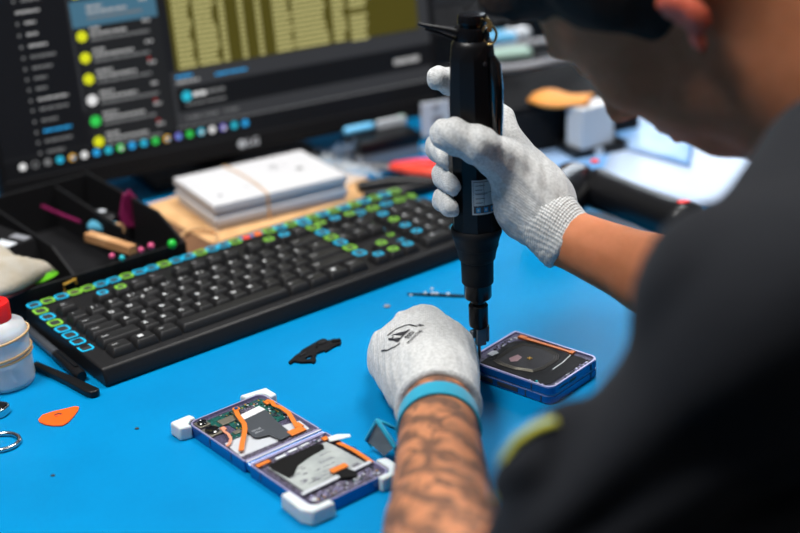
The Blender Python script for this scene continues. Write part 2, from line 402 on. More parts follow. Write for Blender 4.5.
rowdef(2, [(0, 1.75, 'Caps')]+[(1.75+i, 1, c) for i, c in enumerate("ASDFGHJKL;'")]+[(12.75, 2.25, 'Enter')]+[(18.9+i, 1, c) for i, c in enumerate('456')])
rowdef(1, [(0, 2.25, 'Shift')]+[(2.25+i, 1, c) for i, c in enumerate('ZXCVBNM,./')]+[(12.25, 2.75, 'Shift')]+[(16.45, 1, '^')]+[(18.9+i, 1, c) for i, c in enumerate('123')])
rowdef(0, [(0, 1.25, 'Ctrl'), (1.25, 1.25, 'win'), (2.5, 1.25, 'Alt'), (3.75, 6.25, ''), (10, 1.25, 'Alt'), (11.25, 1.25, 'Fn'), (12.5, 1.25, 'dot'), (13.75, 1.25, 'Ctrl')]+[(15.45+i, 1, c) for i, c in enumerate('<v>')]+[(18.9, 2, '0'), (20.9, 1, '.')])
rows += [(3, 21.9, 1, '+'), (1, 21.9, 1, 'E')]
def ringm(mb, cx, cy, wx, wy, z, mi, thick=.0018, min_=2):
    O = rrect(cx-wx, cy-wy, cx+wx, cy+wy, .0035, 3); I_ = rrect(cx-wx+thick, cy-wy+thick, cx+wx-thick, cy+wy-thick, .0022, 3)
    frame_ring(mb, O, I_, z-.0003, z+.0004, mi, mi, mi); mb.prism(I_, z-.0003, z+.0002, min_)
keyw = {}
XO = .016
for (t, x, wd, lg) in rows:
    tall = 2 if lg in ('+', 'E') else 1
    cx = XO+(x+wd/2)*UN; cy = .010+(t+.5)*UN+(UN/2 if tall == 2 else 0); hx = wd*UN/2-.0006; hy = UN*tall/2-.0006
    if t > 5: hy = .0075; cy -= .001
    z0 = kz(cy)-.001; zt = kz(cy)+.0082
    k = MB(); rs = []
    for (ix, iy, z, dy) in ((0, 0, z0, 0), (.0003, .0003, z0+.004, 0), (.0020, .0016, zt-.0008, .0006), (.0029, .0026, zt, .0006)):
        rs.append([(px-cx, py-cy+dy, z) for px, py in rrect(cx-hx+ix, cy-hy+iy, cx+hx-ix, cy+hy-iy, .0016, 3)])
    cen = [(px*.75, py*.75+.0006*.25, zt-.0005) for px, py, _ in [(p[0], p[1], 0) for p in rs[-1]]]
    rs.append(cen); k.rings(rs)
    if lg == 'win':
        for dx in (-1, 1):
            for dy in (-1, 1): k.box((dx*.0013-.002, dy*.0011+.002, zt-.0002), (.0022, .0019, .0004), 1)
    elif lg == 'dot': k.lathe([(.0022, 0), (.0022, .0004)], (-.002, .0015, zt-.0004), seg=10, mi=1)
    elif lg:
        big = len(lg) == 1; sz = .0060 if big else .0036
        k.text(lg, sz, Matrix.Translation((-(hx-.0045) if not big else -.0028, .0026 if big else .0022, zt-.0001)), 1, align='CENTER' if big else 'LEFT', bold=.02 if big else .008)
        if big and t in (4,) and lg in '1234567890': k.text('!"#$%^&*()'['1234567890'.index(lg)], .0036, Matrix.Translation((.0022, .0030, zt-.0001)), 1)
    o = k.build('key', [M['black_key'], M['legend'] if len(lg) == 1 or lg in ('win', 'dot') else M['legend_dim']], kb, smooth=40)
    o.location = (cx, cy, 0); keyw[(round(t), round(x, 2))] = (o, zt)
def sticker(parent, cx, cy, z, c, wx=.0058, wy=.0052, name='sticker'):
    s_ = MB(); ringm(s_, 0, 0, wx, wy, 0, 0, min_=1)
    o = s_.build(name, [M[c], M['sticker_in']], parent); o.location = (cx, cy, z); return o
cols = ['ring_blue', 'ring_green']
for i in range(7): sticker(kb, .0068, .1345-i*.0150, kz(.134-i*.0150)+.0005, ['ring_green', 'ring_blue', 'ring_green', 'ring_blue', 'ring_blue', 'ring_blue', 'ring_blue'][i], .0064, .0068)
for i in range(32):
    cx = .0072+i*.01385
    c = cols[(i*7+i//3) % 2 if 17 > i > 3 else i % 2]
    if i in (17, 18):
        o = MB().ball((0, 0, 0), .0052, sc3=(1, .8, .25)).build('sticker', M['sticker_red' if i == 17 else 'sticker_or'], kb); o.location = (cx, .1495, kz(.1495)+.001); continue
    sticker(kb, cx, .1492, kz(.1492)+.0005, c, .0064, .0060)
for i in range(7): sticker(kb, .3010, .128-i*.0158, kz(.12-i*.0158)+.0088, cols[i % 2], .0062, .0066)
for i in range(6): sticker(kb, .3625, .128-i*.0158, kz(.12-i*.0158)+.0006, cols[(i+1) % 2], .0035, .0068)
for i in range(6): sticker(kb, .4445, .128-i*.0175, kz(.12-i*.0158)+.0006, cols[(i+1) % 2], .0038, .0062)
for (t, x, c) in ((0, 15.45, 0), (0, 16.45, 1), (0, 17.45, 0), (1, 16.45, 1), (2, 18.9, 0), (3, 18.9, 1), (5, 3, 1), (5, 2, 0), (5, 15.45, 1), (5, 16.45, 0), (5, 17.45, 1), (4, 18.9, 0), (1, 18.9, 0), (0, 20.9, 0), (5, 12, 1), (5, 13, 0)):
    o, zt = keyw[(t, x)]; sticker(o, 0, .0006, zt-.0001, cols[c], .0052, .0048)
for i in range(4):
    sticker(kb, .3715+i*.0185, .1275, kz(.1275)+.0005, cols[i % 2], .0062, .0055)
# ================================================================== MONITOR
YW = math.radians(28.05); MU = np.array([math.cos(YW), math.sin(YW), 0])
mo = np.array([-.43, 1.429, 0])+MU*.287
mon = thing('monitor', 'large black computer monitor showing a mail list and an olive table', 'monitor', tuple(mo), YW)
TL = math.radians(5)
MT = Matrix(((1, 0, 0, -.287), (0, math.sin(TL), math.cos(TL), 0), (0, math.cos(TL), -math.sin(TL), .05), (0, 0, 0, 1)))  # (s, h, depth) -> local
h_ = MB(); h_.T = MT
h_.box((.278, .159, .020), (.560, .346, .030)); h_.box((.278, .16, .042), (.40, .22, .02), top=.8)
hs = h_.build('housing', M['charcoal'], mon, bevel=.004)
# raised bezel
z = MB(); z.T = MT
for a, b_, c, d in ((-.002, .558, -.0135, .008), (-.002, .558, .325, .332), (-.002, .004, .008, .325), (.552, .558, .008, .325)): z.box(((a+b_)/2, (c+d)/2, .0035), (b_-a, d-c, .005))
z.build('bezel', M['charcoal'], mon, bevel=.001)
SM = {n: i for i, n in enumerate(['bg', 'side', 'list', 'sel', 'txt', 'dim', 'yel', 'grn', 'blu', 'olive', 'olt', 'bar', 'dark', 'cyan', 'red', 'wht', 'org', 'pur'])}
smats = [emis('s_bg', 24, 25, 28), emis('s_side', 17, 18, 22), emis('s_list', 30, 31, 33), emis('s_sel', 66, 106, 128), emis('s_txt', 165, 165, 165), emis('s_dim', 112, 113, 114),
         emis('s_yel', 214, 218, 30), emis('s_grn', 50, 200, 80), emis('s_blu', 40, 160, 225), emis('s_olive', 74, 68, 18), emis('s_olt', 176, 170, 112), emis('s_bar', 52, 53, 56),
         emis('s_dark', 15, 16, 19), emis('s_cyan', 40, 180, 205), emis('s_red', 150, 40, 40), emis('s_wht', 225, 225, 225), emis('s_org', 220, 170, 70), emis('s_pur', 120, 110, 200)]
S = MB(); S.T = MT; lay = [0]
def R4(s0, h0, s1, h1, m, lv=1): dz = .0042-.00012*lv; S.quad((s0, h0, dz), (s1, h0, dz), (s1, h1, dz), (s0, h1, dz), SM[m])
def disc(s, h, r, m, lv=3): S.add([(s+r*math.cos(2*PI*i/14), h+r*math.sin(2*PI*i/14), .0042-.00012*lv) for i in range(14)], [tuple(range(14))], SM[m])
def word(s0, h, s1, m, ht=.0026, lv=3):     # a line of small print: short dashes like words
    x = s0
    while x < s1-.001:
        L = random.uniform(.003, .008); e = min(x+L, s1); R4(x, h-ht/2, e, h+ht/2, m, lv); x = e+random.uniform(.0006, .0014)
R4(.004, .008, .552, .325, 'bg', 0); R4(.004, .033, .103, .325, 'side', 1); R4(.1085, .012, .205, .325, 'list', 1); R4(.102, .070, .1045, .325, 'bar', 2)
for i, hh in enumerate((.188, .176, .1635, .151, .139, .127, .1155, .104, .092, .081, .0685, .0565, .045, .033, .2, .212, .224, .236, .26, .272)):
    L = (.018, .012, .012, .022, .028, .022, .014, .012, .034, .032, .02, .032, .032, .02, .02, .03, .02, .03, .02, .03)[i]
    word(.054 if i else .046, hh, .054+L, 'blu' if i == 11 else ('txt' if i < 4 or i == 8 else 'dim'), .0028)
    if i: disc(.046, hh, .0017, 'dim')
R4(.105, .162, .203, .191, 'sel', 2)
for i in range(11):
    hh = .177-.0238*i if i < 8 else .177+.0238*(i-7)
    if hh < .02: continue
    if i: disc(.1135, hh-.001, .0062, ('yel', 'yel', 'yel', 'yel', 'wht', 'grn', 'yel', 'yel', 'yel', 'yel', 'grn')[i])
    for j, (e, m_) in enumerate(((.016, 'txt'), (.046, 'txt'), (.065, 'dim'))): word(.123, hh+.006-.006*j, .123+e+random.uniform(-.004, .004), m_, .0030)
    word(.184, hh+.006, .193, 'txt', .003)
    if i in (0, 3, 5, 6): disc(.186, hh+.0105, .0020, 'red')
word(.123, .1965, .145, 'txt')
R4(.2150, .0965, .5365, .325, 'olive', 2)
for s0, s1, top, bot in ((.2200, .2390, .32, .098), (.2455, .2690, .32, .098), (.2760, .2830, .32, .099), (.3000, .3060, .32, .100), (.3215, .3275, .32, .099), (.3430, .3640, .32, .098), (.3680, .4100, .32, .098), (.4200, .4350, .32, .0985), (.4430, .4640, .155, .134), (.4430, .4640, .127, .0985), (.4740, .5050, .32, .155)):
    hh = top
    while hh > bot:
        j = random.uniform(-.002, .003) if s1-s0 > .015 else 0
        if not (.368 < s0 < .37 and .128 < hh < .140): R4(s0, hh-.0036, s1+j, hh, 'olt', 3)
        else: R4(s0+.008, hh-.0036, s1-.014, hh, 'olt', 3)
        hh -= .0056
R4(.2080, .010, .5520, .0955, 'bar', 1); R4(.2120, .0480, .5520, .0765, 'dark', 2); R4(.552-.0155, .0765, .552, .325, 'bar', 2)
word(.214, .0895, .234, 'blu', .0030); word(.214, .0830, .242, 'txt', .003); word(.262, .0850, .302, 'blu', .0024); word(.262, .0850, .302, 'blu', .0024)
disc(.224, .066, .0060, 'cyan'); word(.2320, .0665, .2480, 'wht', .0048); word(.250, .0670, .2720, 'dim', .0042); word(.222, .0560, .2720, 'dim', .0026)
for s0 in (.222, .244, .269): disc(s0, .0405, .0018, 'dim'); word(s0+.004, .0405, s0+.016, 'dim', .0030)
word(.4980, .0600, .5340, 'txt', .0070)
R4(.2080, .0300, .5520, .0312, 'dim', 2); R4(.004, .008, .552, .0290, 'dark', 2)
tb = ['wht', 'dim', 'dim', 'cyan', 'org', 'wht', 'blu', 'cyan', 'grn', 'blu', 'cyan', 'grn', 'org', 'pur', 'grn', 'cyan', 'wht', 'pur', 'cyan', 'blu']
for i, m_ in enumerate(tb):
    s = .0245+i*.01405; hh = .0215; disc(s, hh, .0042, m_, 4)
    if i in (3, 4, 7, 8, 10, 12, 13, 15, 17, 18): disc(s+.0012, hh-.0010, .0020, random.choice(['blu', 'wht', 'grn', 'cyan']), 5)
    if i == 1: disc(s, hh, .0026, 'dark', 5)
S.build('screen', smats, mon)
lg = MB(); lg.T = MT
lg.lathe([(.0052, 0), (.0052, .0006)], (.283, -.0020, .0012), (0, 0, -1), 18, 0); lg.text('LG', .0125, Matrix.Translation((.2975, -.0022, .0008)), 0, bold=.03)
lg.text('L', .006, Matrix.Translation((.2835, -.0022, .0002)), 1); lg.build('badge', [M['tape_grey'], M['ink']], mon)
st = MB(); st.box((0, .10, .006), (.22, .15, .012)); st.build('stand_base', M['black_satin'], mon, bevel=.003)
st = MB(); st.box((0, .11, .12), (.05, .03, .23)); st.build('stand_neck', M['black_satin'], mon, bevel=.004)
# ================================================================== BOXES ON A BOARD
bd = MB().prism([(.238, .212), (.478, .212), (.482, .262), (.452, .372), (.240, .372)], .0001, .003)
o = bd.build('card_board', M['cardboard'], bevel=.0006); place(o, tuple(KO), TH); tag(o, 'tan cardboard sheet lying under the two white boxes behind the keyboard', 'cardboard')
m = MB().prism([(.190, .172), (.2365, .172), (.2365, .385), (.196, .385)], .0001, .004); o = m.build('wooden_offcut', mat('brown_board', srgb(112, 78, 52), .6, noise=(30, srgb(92, 62, 42), .4, .6)), bevel=.0006); place(o, tuple(KO), TH); tag(o, 'brown board strip lying between the tray and the white boxes', 'board')
def phone_box(z0, label, top):
    c = K(.347, .283, z0); t = thing('phone_box', label, 'box', tuple(c), TH-.14, 'white flat boxes stacked behind the keyboard')
    m = MB(); m.box((0, 0, .0037), (.160, .112, .0074)); m.build('box_base', M['paper_e'], t, bevel=.0006)
    m = MB(); m.box((0, 0, .0112), (.164, .116, .0076))
    if top:
        for k_ in range(26):
            a = random.uniform(0, 2*PI); r = random.uniform(.002, .013)
            m.box((.030+r*math.cos(a), .020+r*math.sin(a), .01505), (random.uniform(.001, .004), .0012, .0002), 2, rz=random.uniform(0, 3))
        m.prism([(.050+.0055*math.cos(i*PI/4)*(1 if i % 2 else .6), -.002+.0055*math.sin(i*PI/4)*(1 if i % 2 else .6)) for i in range(8)], .0149, .0152, 1)
        m.prism([(-.062+.004*math.cos(i*PI/4)*(1 if i % 2 else .6), -.030+.004*math.sin(i*PI/4)*(1 if i % 2 else .6)) for i in range(8)], .0149, .0152, 2)
        for k_ in range(6): m.box((-.030+k_*.004, -.022, .01505), (.0028, .0014, .0002), 2)
    m.build('box_lid', [M['paper_w'], M['ink'], M['ink_grey']], t, bevel=.0008); return t
phone_box(.003, 'white flat cardboard phone box, the lower one of the banded pair', False)
tb_ = phone_box(.018, 'white flat cardboard phone box on top of the banded pair, dark print on its lid', True)
m = MB(); x = -.018
pts = []
for px, pz in ((-.0595, -.0153), (-.0595, .0157), (.0595, .0157), (.0595, -.0153)):
    pts.append((px, pz))
P = []
for i in range(4):
    a, b2 = pts[i], pts[(i+1) % 4]
    for k_ in range(8): f = k_/8; P.append((x+(.004 if i == 1 else 0)*math.sin(PI*f), a[0]+(b2[0]-a[0])*f, a[1]+(b2[1]-a[1])*f))
m.tube(P, .0012, 6, loop=True, up=(1, 0, 0)); o = m.build('rubber_band', M['band_tan'], smooth=60); c = K(.347, .283, .018); place(o, tuple(c), TH-.14)
tag(o, 'tan rubber band stretched around the two white boxes', 'rubber band', None)
# clear bag beside the boxes
m = MB(); n = 10; G = [[None]*n for _ in range(n)]
for i in range(n):
    for j in range(n):
        p = K(.440+.060*j/(n-1)+.01*i/(n-1), .245+.130*i/(n-1)); G[i][j] = (p[0], p[1], .0045+.008*abs(math.sin(i*1.3+j*.9))*math.sin(PI*j/(n-1))+.004*random.random())
m.add([G[i][j] for i in range(n) for j in range(n)], [(i*n+j, i*n+j+1, (i+1)*n+j+1, (i+1)*n+j) for i in range(n-1) for j in range(n-1)])
o = m.build('plastic_bag', M['film'], smooth=70); q = o.modifiers.new('t', 'SOLIDIFY'); q.thickness = .0004; tag(o, 'crumpled clear plastic bag beside the right end of the white boxes', 'plastic bag')
# ================================================================== ORGANISER AND ITS CONTENTS
TR = thing('organiser_tray', 'black open tray of odds and ends behind the left part of the keyboard', 'tray', tuple(K(0, .166, 0)), TH)
m = MB(); x0, x1, y0, y1 = -.16, .182, 0, .215
m.box(((x0+x1)/2, (y0+y1)/2, .0015), (x1-x0, y1-y0, .003)); m.box(((x0+x1)/2, y0+.0015, .0175), (x1-x0, .003, .035)); m.box(((x0+x1)/2, y1-.0015, .028), (x1-x0, .003, .056)); m.extr([(y0, 0), (y0, .034), (y0+.05, .054), (y1, .058), (y1, 0)], x1-.003, x1); m.extr([(y0, 0), (y0, .034), (y0+.05, .054), (y1, .058), (y1, 0)], x0, x0+.003); m.build('tray_body', M['rubber'], TR, bevel=.0006)
m = MB(); m.extr([(.004, .003), (.004, .030), (.05, .050), (.21, .054), (.21, .003)], .060, .063); m.build('divider', M['rubber'], TR)
m = MB(); m.extr([(.06, .003), (.06, .044), (.21, .052), (.21, .003)], .140, .143); m.build('divider', M['rubber'], TR)
m = MB()
P = [(.046, -.0007, .0215), (.046, -.0007, .0295), (.0585, -.0007, .0315), (.0585, -.0007, .027)]
m.tube([(a, b3, c-.0) for a, b3, c in P], .0013, 6); m.build('hook_mark', M['gold'], TR)
def local(o, s, t, z, rz=0): return place(o, tuple(K(s, t, z)), TH+rz)
# black bag lying in the left end
m = MB(); m.box((0, 0, .024), (.075, .14, .046), top=.82); m.box((.005, -.045, .0475), (.012, .022, .001), 1, rz=.2); m.box((.024, -.042, .0475), (.010, .022, .001), 2, rz=.2)
o = m.build('pouch', [M['charcoal'], M['white_pl'], M['grey']], bevel=.006, seg=3); local(o, .018, .300, .003, .15); tag(o, 'black zip pouch with two pale labels standing in the tray', 'pouch')
# beige cloth
m = MB(); n = 20; W = []
for i in range(n):
    for j in range(n):
        u, v = i/(n-1), j/(n-1); e = min(u, 1-u, v, 1-v)
        W.append((.115*(u-.5)+.004*math.sin(9*v), .085*(v-.5)+.004*math.sin(8*u), .002+.022*min(1, e*4)**.6+.004*math.sin(11*u+5*v)*min(1, e*5)))
m.add(W, [(i*n+j, (i+1)*n+j, (i+1)*n+j+1, i*n+j+1) for i in range(n-1) for j in range(n-1)]); o = m.build('cleaning_cloth', M['cloth'], smooth=80)
q = o.modifiers.new('t', 'SOLIDIFY'); q.thickness = .002; local(o, -.018, .205, .037, .25); tag(o, 'crumpled beige cloth bundled on the left end of the tray', 'cloth')
m = MB(); m.prism([(.062*math.cos(a)*1.0, .045*math.sin(a)) for a in [i*PI/12 for i in range(24)]], 0, .003); o = m.build('cloth_case', M['maroon'], bevel=.001); local(o, -.018, .205, .0342, .2); tag(o, 'flat maroon case under the beige cloth', 'case')
m = MB(); m.prism([(.022*math.cos(a), .010*math.sin(a)) for a in [i*PI/10 for i in range(20)]], 0, .006, inset=.3); o = m.build('lime_scraper', M['lime'], bevel=.001); local(o, .030, .184, .0342, .2); tag(o, 'lime green plastic piece poking out beside the beige cloth', 'plastic piece')
# wooden stick, magenta clip wings, light blue tube, black knob, pins
def stick(name, a, b2, wd, ht, m_, lab, cat):
    a, b2 = Vector(a), Vector(b2); d = b2-a; R = d.to_track_quat('X', 'Z').to_matrix(); mm = MB(); mm.box((0, 0, 0), (d.length, wd, ht), R=R)
    o = mm.build(name, m_, bevel=.0006); o.location = (a+b2)/2; tag(o, lab, cat); return o
stick('wooden_stick', at(88, 236, .040), at(133, 250, .0405), .010, .009, M['wood'], 'square light wooden stick lying across the tray by the pink pins', 'stick')
p = at(104, 228, .030)
m = MB(); m.lathe([(.0055, 0), (.0065, .002), (.0065, .030), (.005, .034)], (-.017, 0, 0), (1, .0, .06), 14, 0); m.lathe([(.0066, 0), (.0066, .006)], (.016, 0, .001), (1, 0, .06), 14, 1)
o = m.build('glue_tube', [M['cyan_soft'], M['wood']], smooth=50); place(o, tuple(p), -.45); tag(o, 'light blue tube with a tan end lying in the tray beside the wooden stick', 'tube')
m = MB(); m.lathe([(.007, 0), (.008, .002), (.008, .032), (.006, .036)], (-.018, 0, 0), (1, 0, -.02), 14, 0); m.box((0, 0, .0082), (.008, .006, .0006), 1)
o = m.build('glue_bottle', [M['black_satin'], M['white_pl']], smooth=50); place(o, tuple(at(103, 218, .034)), -.55); tag(o, 'small black bottle with a white mark lying in the tray behind the light blue tube', 'bottle')
bf = thing('butterfly_clip', 'magenta winged plastic clip standing in the tray', 'clip', tuple(at(136, 226, .022)), .25)
for sx, a0 in ((-1, .15), (1, -.35)):
    m = MB(); m.T = Matrix.Translation((sx*.007, 0, 0)) @ Matrix.Rotation(a0, 4, 'Y') @ Matrix.Rotation(PI/2, 4, 'X'); m.prism([(-.008, 0), (.006, 0), (.010, .015), (.006, .034), (-.002, .042), (-.009, .032), (-.011, .014)], -.0015, .0015)
    m.build('wing', M['magenta'], bf, bevel=.001)
def pin(px, py, t_, m_, r, lab):
    z_ = 0.
    d = ray(px, py); n = EV; A = K(0, t_); s = ((A-_C)@n)/(d@n); p = _C+d*s
    o = MB().ball((0, 0, 0), r).build('push_pin', M[m_], smooth=80); mm = MB().cyl((0, 0, 0), tuple(EV*.006), .0008, seg=6); mm.build('pin_shaft', M['steel'], o)
    o.location = tuple(p); tag(o, lab, 'pin', 'pins on the tray front')
pin(112, 256, .1615, 'pink', .0030, 'pink round pin left of the teal one on the tray front')
pin(122, 258, .1615, 'cyan_dot', .0030, 'teal round pin head on the tray front below the wooden stick')
pin(141, 250, .1615, 'pink', .0032, 'pink round pin head on the tray front at the tip of the wooden stick')
pin(151, 246, .1615, 'pink', .0036, 'pink round pin head on the tray front nearest the green one')
pin(172, 244, .1605, 'green_k', .0046, 'green round pin head on the right end of the tray front')
m = MB(); m.tube([tuple(at(42, 206, .037)), tuple(at(60, 214, .037)), tuple(at(80, 222, .037))], .0016, 6); o = m.build('thin_stylus', M['magenta'], smooth=60); tag(o, 'thin magenta rod lying across the tray behind the labelled pouch', 'rod')
# rubber band loop and white cap between tray and boxes
m = MB(); c = at(200, 246, .0)
m.tube([(c[0]+.020*math.cos(a)-.002, c[1]+.016*math.sin(a)+.012, .005+.004*math.sin(a)) for a in [i*PI/12 for i in range(24)]], .002, 6, loop=True); o = m.build('rubber_band', M['band_tan'], smooth=60); tag(o, 'loose tan rubber band curled on the mat between tray and white boxes', 'rubber band')
m = MB(); m.ball((0, 0, .006), .008, sc3=(1.2, .9, .75)); o = m.build('foam_bead', M['white_pl'], smooth=80); o.location = tuple(K(.1995, .168, .0002)); tag(o, 'small white bead behind the keyboard beside the green pin', 'bead')
# ================================================================== BEHIND: RIGHT OF THE BOXES
def pliers(loc, rz, lab, m1, m2):
    t = thing('pliers', lab, 'pliers', loc, rz)
    for s_, m_ in ((-1, m1), (1, m2)):
        m = MB(); m.tube([(0, s_*.003, .009), (-.03, s_*.012, .009), (-.06, s_*.018, .009), (-.095, s_*.015, .009)], [.005, .009, .010, .007], 10, flat=.8); m.build('handle', M[m_], t, smooth=70)
        m = MB(); m.tube([(0, s_*.003, .008), (.02, s_*.004, .008), (.045, s_*.001, .008)], [.006, .004, .0015], 8, flat=.7); m.build('jaw', M['steel'], t, smooth=70)
p = at(392, 176); pliers((p[0], p[1]+.01, 0), math.radians(162), 'pliers with glossy red grips lying behind the numeric keypad', 'red', 'redor')
p = at(385, 188); pliers((p[0]+.065, p[1]-.012, 0), math.radians(12), 'black-gripped pliers lying just in front of the red-gripped ones', 'black_satin', 'black_satin')
# grey device with bundles
def simple(name, mm, mats, loc, rz, lab, cat, bevel=.002, smooth=None, group=None):
    o = mm.build(name, mats, bevel=bevel, smooth=smooth); place(o, tuple(loc), rz); tag(o, lab, cat, group); return o
m = MB(); m.box((.006, 0, .024), (.085, .05, .016)); m.box((.006, 0, .008), (.083, .048, .016), 1)
simple('junction_box', m, [M['black_satin'], M['grey']], at(378, 158), YW, 'low black box with a grey lower half behind the plastic bag', 'box')
m = MB(); m.box((0, 0, .005), (.042, .018, .010)); simple('wipe_packet', m, M['ltblue'], at(358, 132, .0325), YW, 'light blue packet lying on the low black box', 'packet', .004)
m = MB(); m.box((0, 0, .005), (.040, .018, .010)); m.box((.016, 0, .0105), (.007, .016, .001), 1); simple('wipe_packet', m, [M['white_pl'], M['greygreen']], at(389, 125, .0325), YW, 'white packet lying on the low black box beside the light blue one', 'packet', .004)
m = MB()
for s_ in (0, 1, 2): m.tube([(-.014+.011*s_, 0, .002), (-.004+.011*s_, .0, .034)], .0020, 6)
m.box((.002, 0, .002), (.040, .024, .004)); m.box((.004, 0, .024), (.034, .010, .005))
simple('metal_bracket', m, M['greyblue'], at(343, 168), YW, 'grey metal bracket with slanted bars behind the white boxes', 'bracket', .0008)
m = MB(); m.box((0, 0, .044), (.038, .003, .044), 0); m.box((0, -.0018, .058), (.008, .0004, .006), 1); m.box((.002, -.0018, .042), (.014, .0004, .012), 1); m.box((0, .004, .012), (.006, .004, .024), 0); m.box((0, .010, .001), (.030, .024, .002), 0)
simple('label_stand', m, [M['white_pl'], M['ink_grey']], at(437, 152), .3, 'white upright label card standing beside the monitor behind the driver', 'card', .0005)
# ================================================================== BACK RIGHT OBJECTS
m = MB(); m.box((0, 0, .03), (.20, .24, .06))
for i in range(5): m.box((0, -.1205, .012+i*.009), (.19, .001, .003), 1)
simple('equipment_case', m, [M['charcoal'], M['dark_grey']], at(525, 122), YW-.1, 'low black ribbed equipment case behind the raised glove', 'case', .004)
lt = MB(); n = 9; Wd = []
for i in range(n):
    for j in range(5):
        u, v = i/(n-1), j/4; Wd.append((.075*(u-.5), (.016+.016*math.sin(PI*u)+.006*math.sin(7*u))*2*(v-.5), .006*math.sin(PI*u)*math.sin(PI*v)+.002*math.sin(8*u)+.003))
lt.add(Wd, [(i*5+j, (i+1)*5+j, (i+1)*5+j+1, i*5+j+1) for i in range(n-1) for j in range(4)])
o = lt.build('leather_scrap', M['leather'], smooth=80); q = o.modifiers.new('t', 'SOLIDIFY'); q.thickness = .004; place(o, tuple(at(560, 100, .064)), -.35); tag(o, 'tan leather scrap lying on the black ribbed case', 'leather scrap')
m = MB(); m.box((0, 0, .025), (.050, .030, .050)); m.box((0, 0, .0502), (.046, .026, .001), 1)
simple('white_box', m, [M['white_pl'], M['paper_w']], at(590, 143, .012), .55, 'small white box standing on a black foot below the bowed face', 'box', .003)
m = MB(); m.box((0, 0, .006), (.075, .05, .012)); m.lathe([(.006, 0), (.006, .0006)], (-.004, -.0252, .006), (0, -1, 0), 14, 1)
simple('black_holder', m, [M['black_satin'], M['white_pl']], at(592, 150), .35, 'low black holder with a white round mark under the white box', 'holder', .002)
m = MB(); m.cyl((-.012, 0, .006), (.012, 0, .006), .006, seg=10); simple('red_plug', m, M['red'], at(551, 139), .2, 'small red plug on the mat beside the black holder', 'cap', 0, 50)
m = MB(); m.cyl((-.014, 0, .007), (.014, 0, .007), .007, seg=10); simple('blue_plug', m, M['blue_pl'], at(565, 138), .2, 'small blue plug on the mat between the red plug and the black holder', 'cap', 0, 50)
m = MB(); m.box((-.03, 0, .04), (.36, .14, .08)); simple('storage_box', m, M['charcoal'], at(520, 55), YW, 'dark grey storage box at the back of the bench behind the driver cap', 'box', .004)
m = MB(); c0 = at(520, 55, .086)
m.tube([(.075*math.cos(a), .055*math.sin(a), .006+.002*math.sin(3*a)) for a in [i*PI/16 for i in range(32)]], .006, 8, loop=True); simple('coiled_cable', m, M['grey'], (c0[0]+.01, c0[1]-.0, .08), YW, 'grey cable coil lying on the dark grey storage box', 'cable', 0, 70)
m = MB(); m.box((0, 0, .008), (.06, .03, .016)); simple('blue_packet', m, M['ltblue'], at(493, 44, .084), .2, 'bright blue packet on the storage box behind the driver cap', 'packet', .004)
m = MB(); m.box((0, 0, .006), (.06, .03, .012)); simple('green_packet', m, M['greygreen'], at(508, 58, .081), .2, 'pale grey-green packet on the front of the dark grey storage box', 'packet', .004)
m = MB()
for k_ in range(7): m.ball((.012*math.cos(k_), .010*math.sin(k_*1.7), .010+.004*math.sin(k_*2.3)), .009, seg=10)
simple('tissue_ball', m, M['white_pl'], at(516, 42, .082), 0, 'crumpled white tissue on the storage box beside the blue packet', 'tissue', 0, 80)
# pale sheets spread at the right
def sheet(corners, z, m_, lab, am=.003):
    m = MB(); n = 14; C4 = [np.array(at(*c)) for c in corners]; V = []
    for i in range(n):
        for j in range(n):
            u, v = i/(n-1), j/(n-1); p = C4[0]*(1-u)*(1-v)+C4[1]*u*(1-v)+C4[2]*u*v+C4[3]*(1-u)*v; V.append((p[0], p[1], z+am*(1+math.sin(5*u+3*v))*.5*math.sin(PI*u)*math.sin(PI*v)))
    m.add(V, [(i*n+j, (i+1)*n+j, (i+1)*n+j+1, i*n+j+1) for i in range(n-1) for j in range(n-1)]); o = m.build('plastic_sheet', M[m_], smooth=80); q = o.modifiers.new('t', 'SOLIDIFY'); q.thickness = .0005; tag(o, lab, 'sheet')
sheet([(598, 182), (800, 232), (800, 120), (640, 88)], .0012, 'sheet', 'large pale glossy sheet spread on the mat under the black scanner')
sheet([(520, 178), (600, 196), (628, 138), (528, 138)], .0006, 'sheet2', 'light blue glossy sheet poking out between the raised glove and black scanner', .002)
sheet([(600, 145), (690, 170), (700, 110), (628, 100)], .0062, 'sheet2', 'smaller light blue sheet lying on the large pale one near the face', .003)
# ================================================================== SCANNER
a = Vector(at(592, 190, .030)); b2 = Vector(at(688, 228, .026))
scn = thing('handheld_scanner', 'black handheld scanner with a rounded head and red marks behind the right forearm', 'scanner', (a.x, a.y, 0))
d = (b2-a); A0 = Vector((0, 0, 0.0335)); d0 = Vector((d.x, d.y, -.004)); L0 = d0.length; dn = d0.normalized()
m = MB(); m.lathe([(.016, -.005), (.0225, .004), (.0215, .02), (.0205, L0*.5), (.0215, L0*.85), (.0235, L0*.93), (.0220, L0*1.02), (.014, L0*1.06), (.004, L0*1.07)], A0, dn, 20, squash=1.); m.build('handle', M['black_satin'], scn, smooth=50)
hd = Vector((-.028, -.012, .0325)); dd = (Vector(at(565, 200, .03))-Vector(at(600, 170, .03))).normalized()
m = MB(); m.lathe([(.008, -.042), (.020, -.037), (.027, -.020), (.027, .010), (.030, .030), (.031, .046), (.022, .050)], hd+Vector((0, 0, .002)), dd, 24); m.build('head', M['black_gloss'], scn, smooth=50)
m = MB(); m.lathe([(.020, 0), (.020, .0012)], hd+Vector((0, 0, .002))+dd*.0495, dd, 20); m.build('window', M['glass_bk'], scn)
m = MB(); m.ball(Vector((0.004, .008, .0600)), .0046, sc3=(1.2, 1, .5)); m.build('button', M['red'], scn, smooth=80)
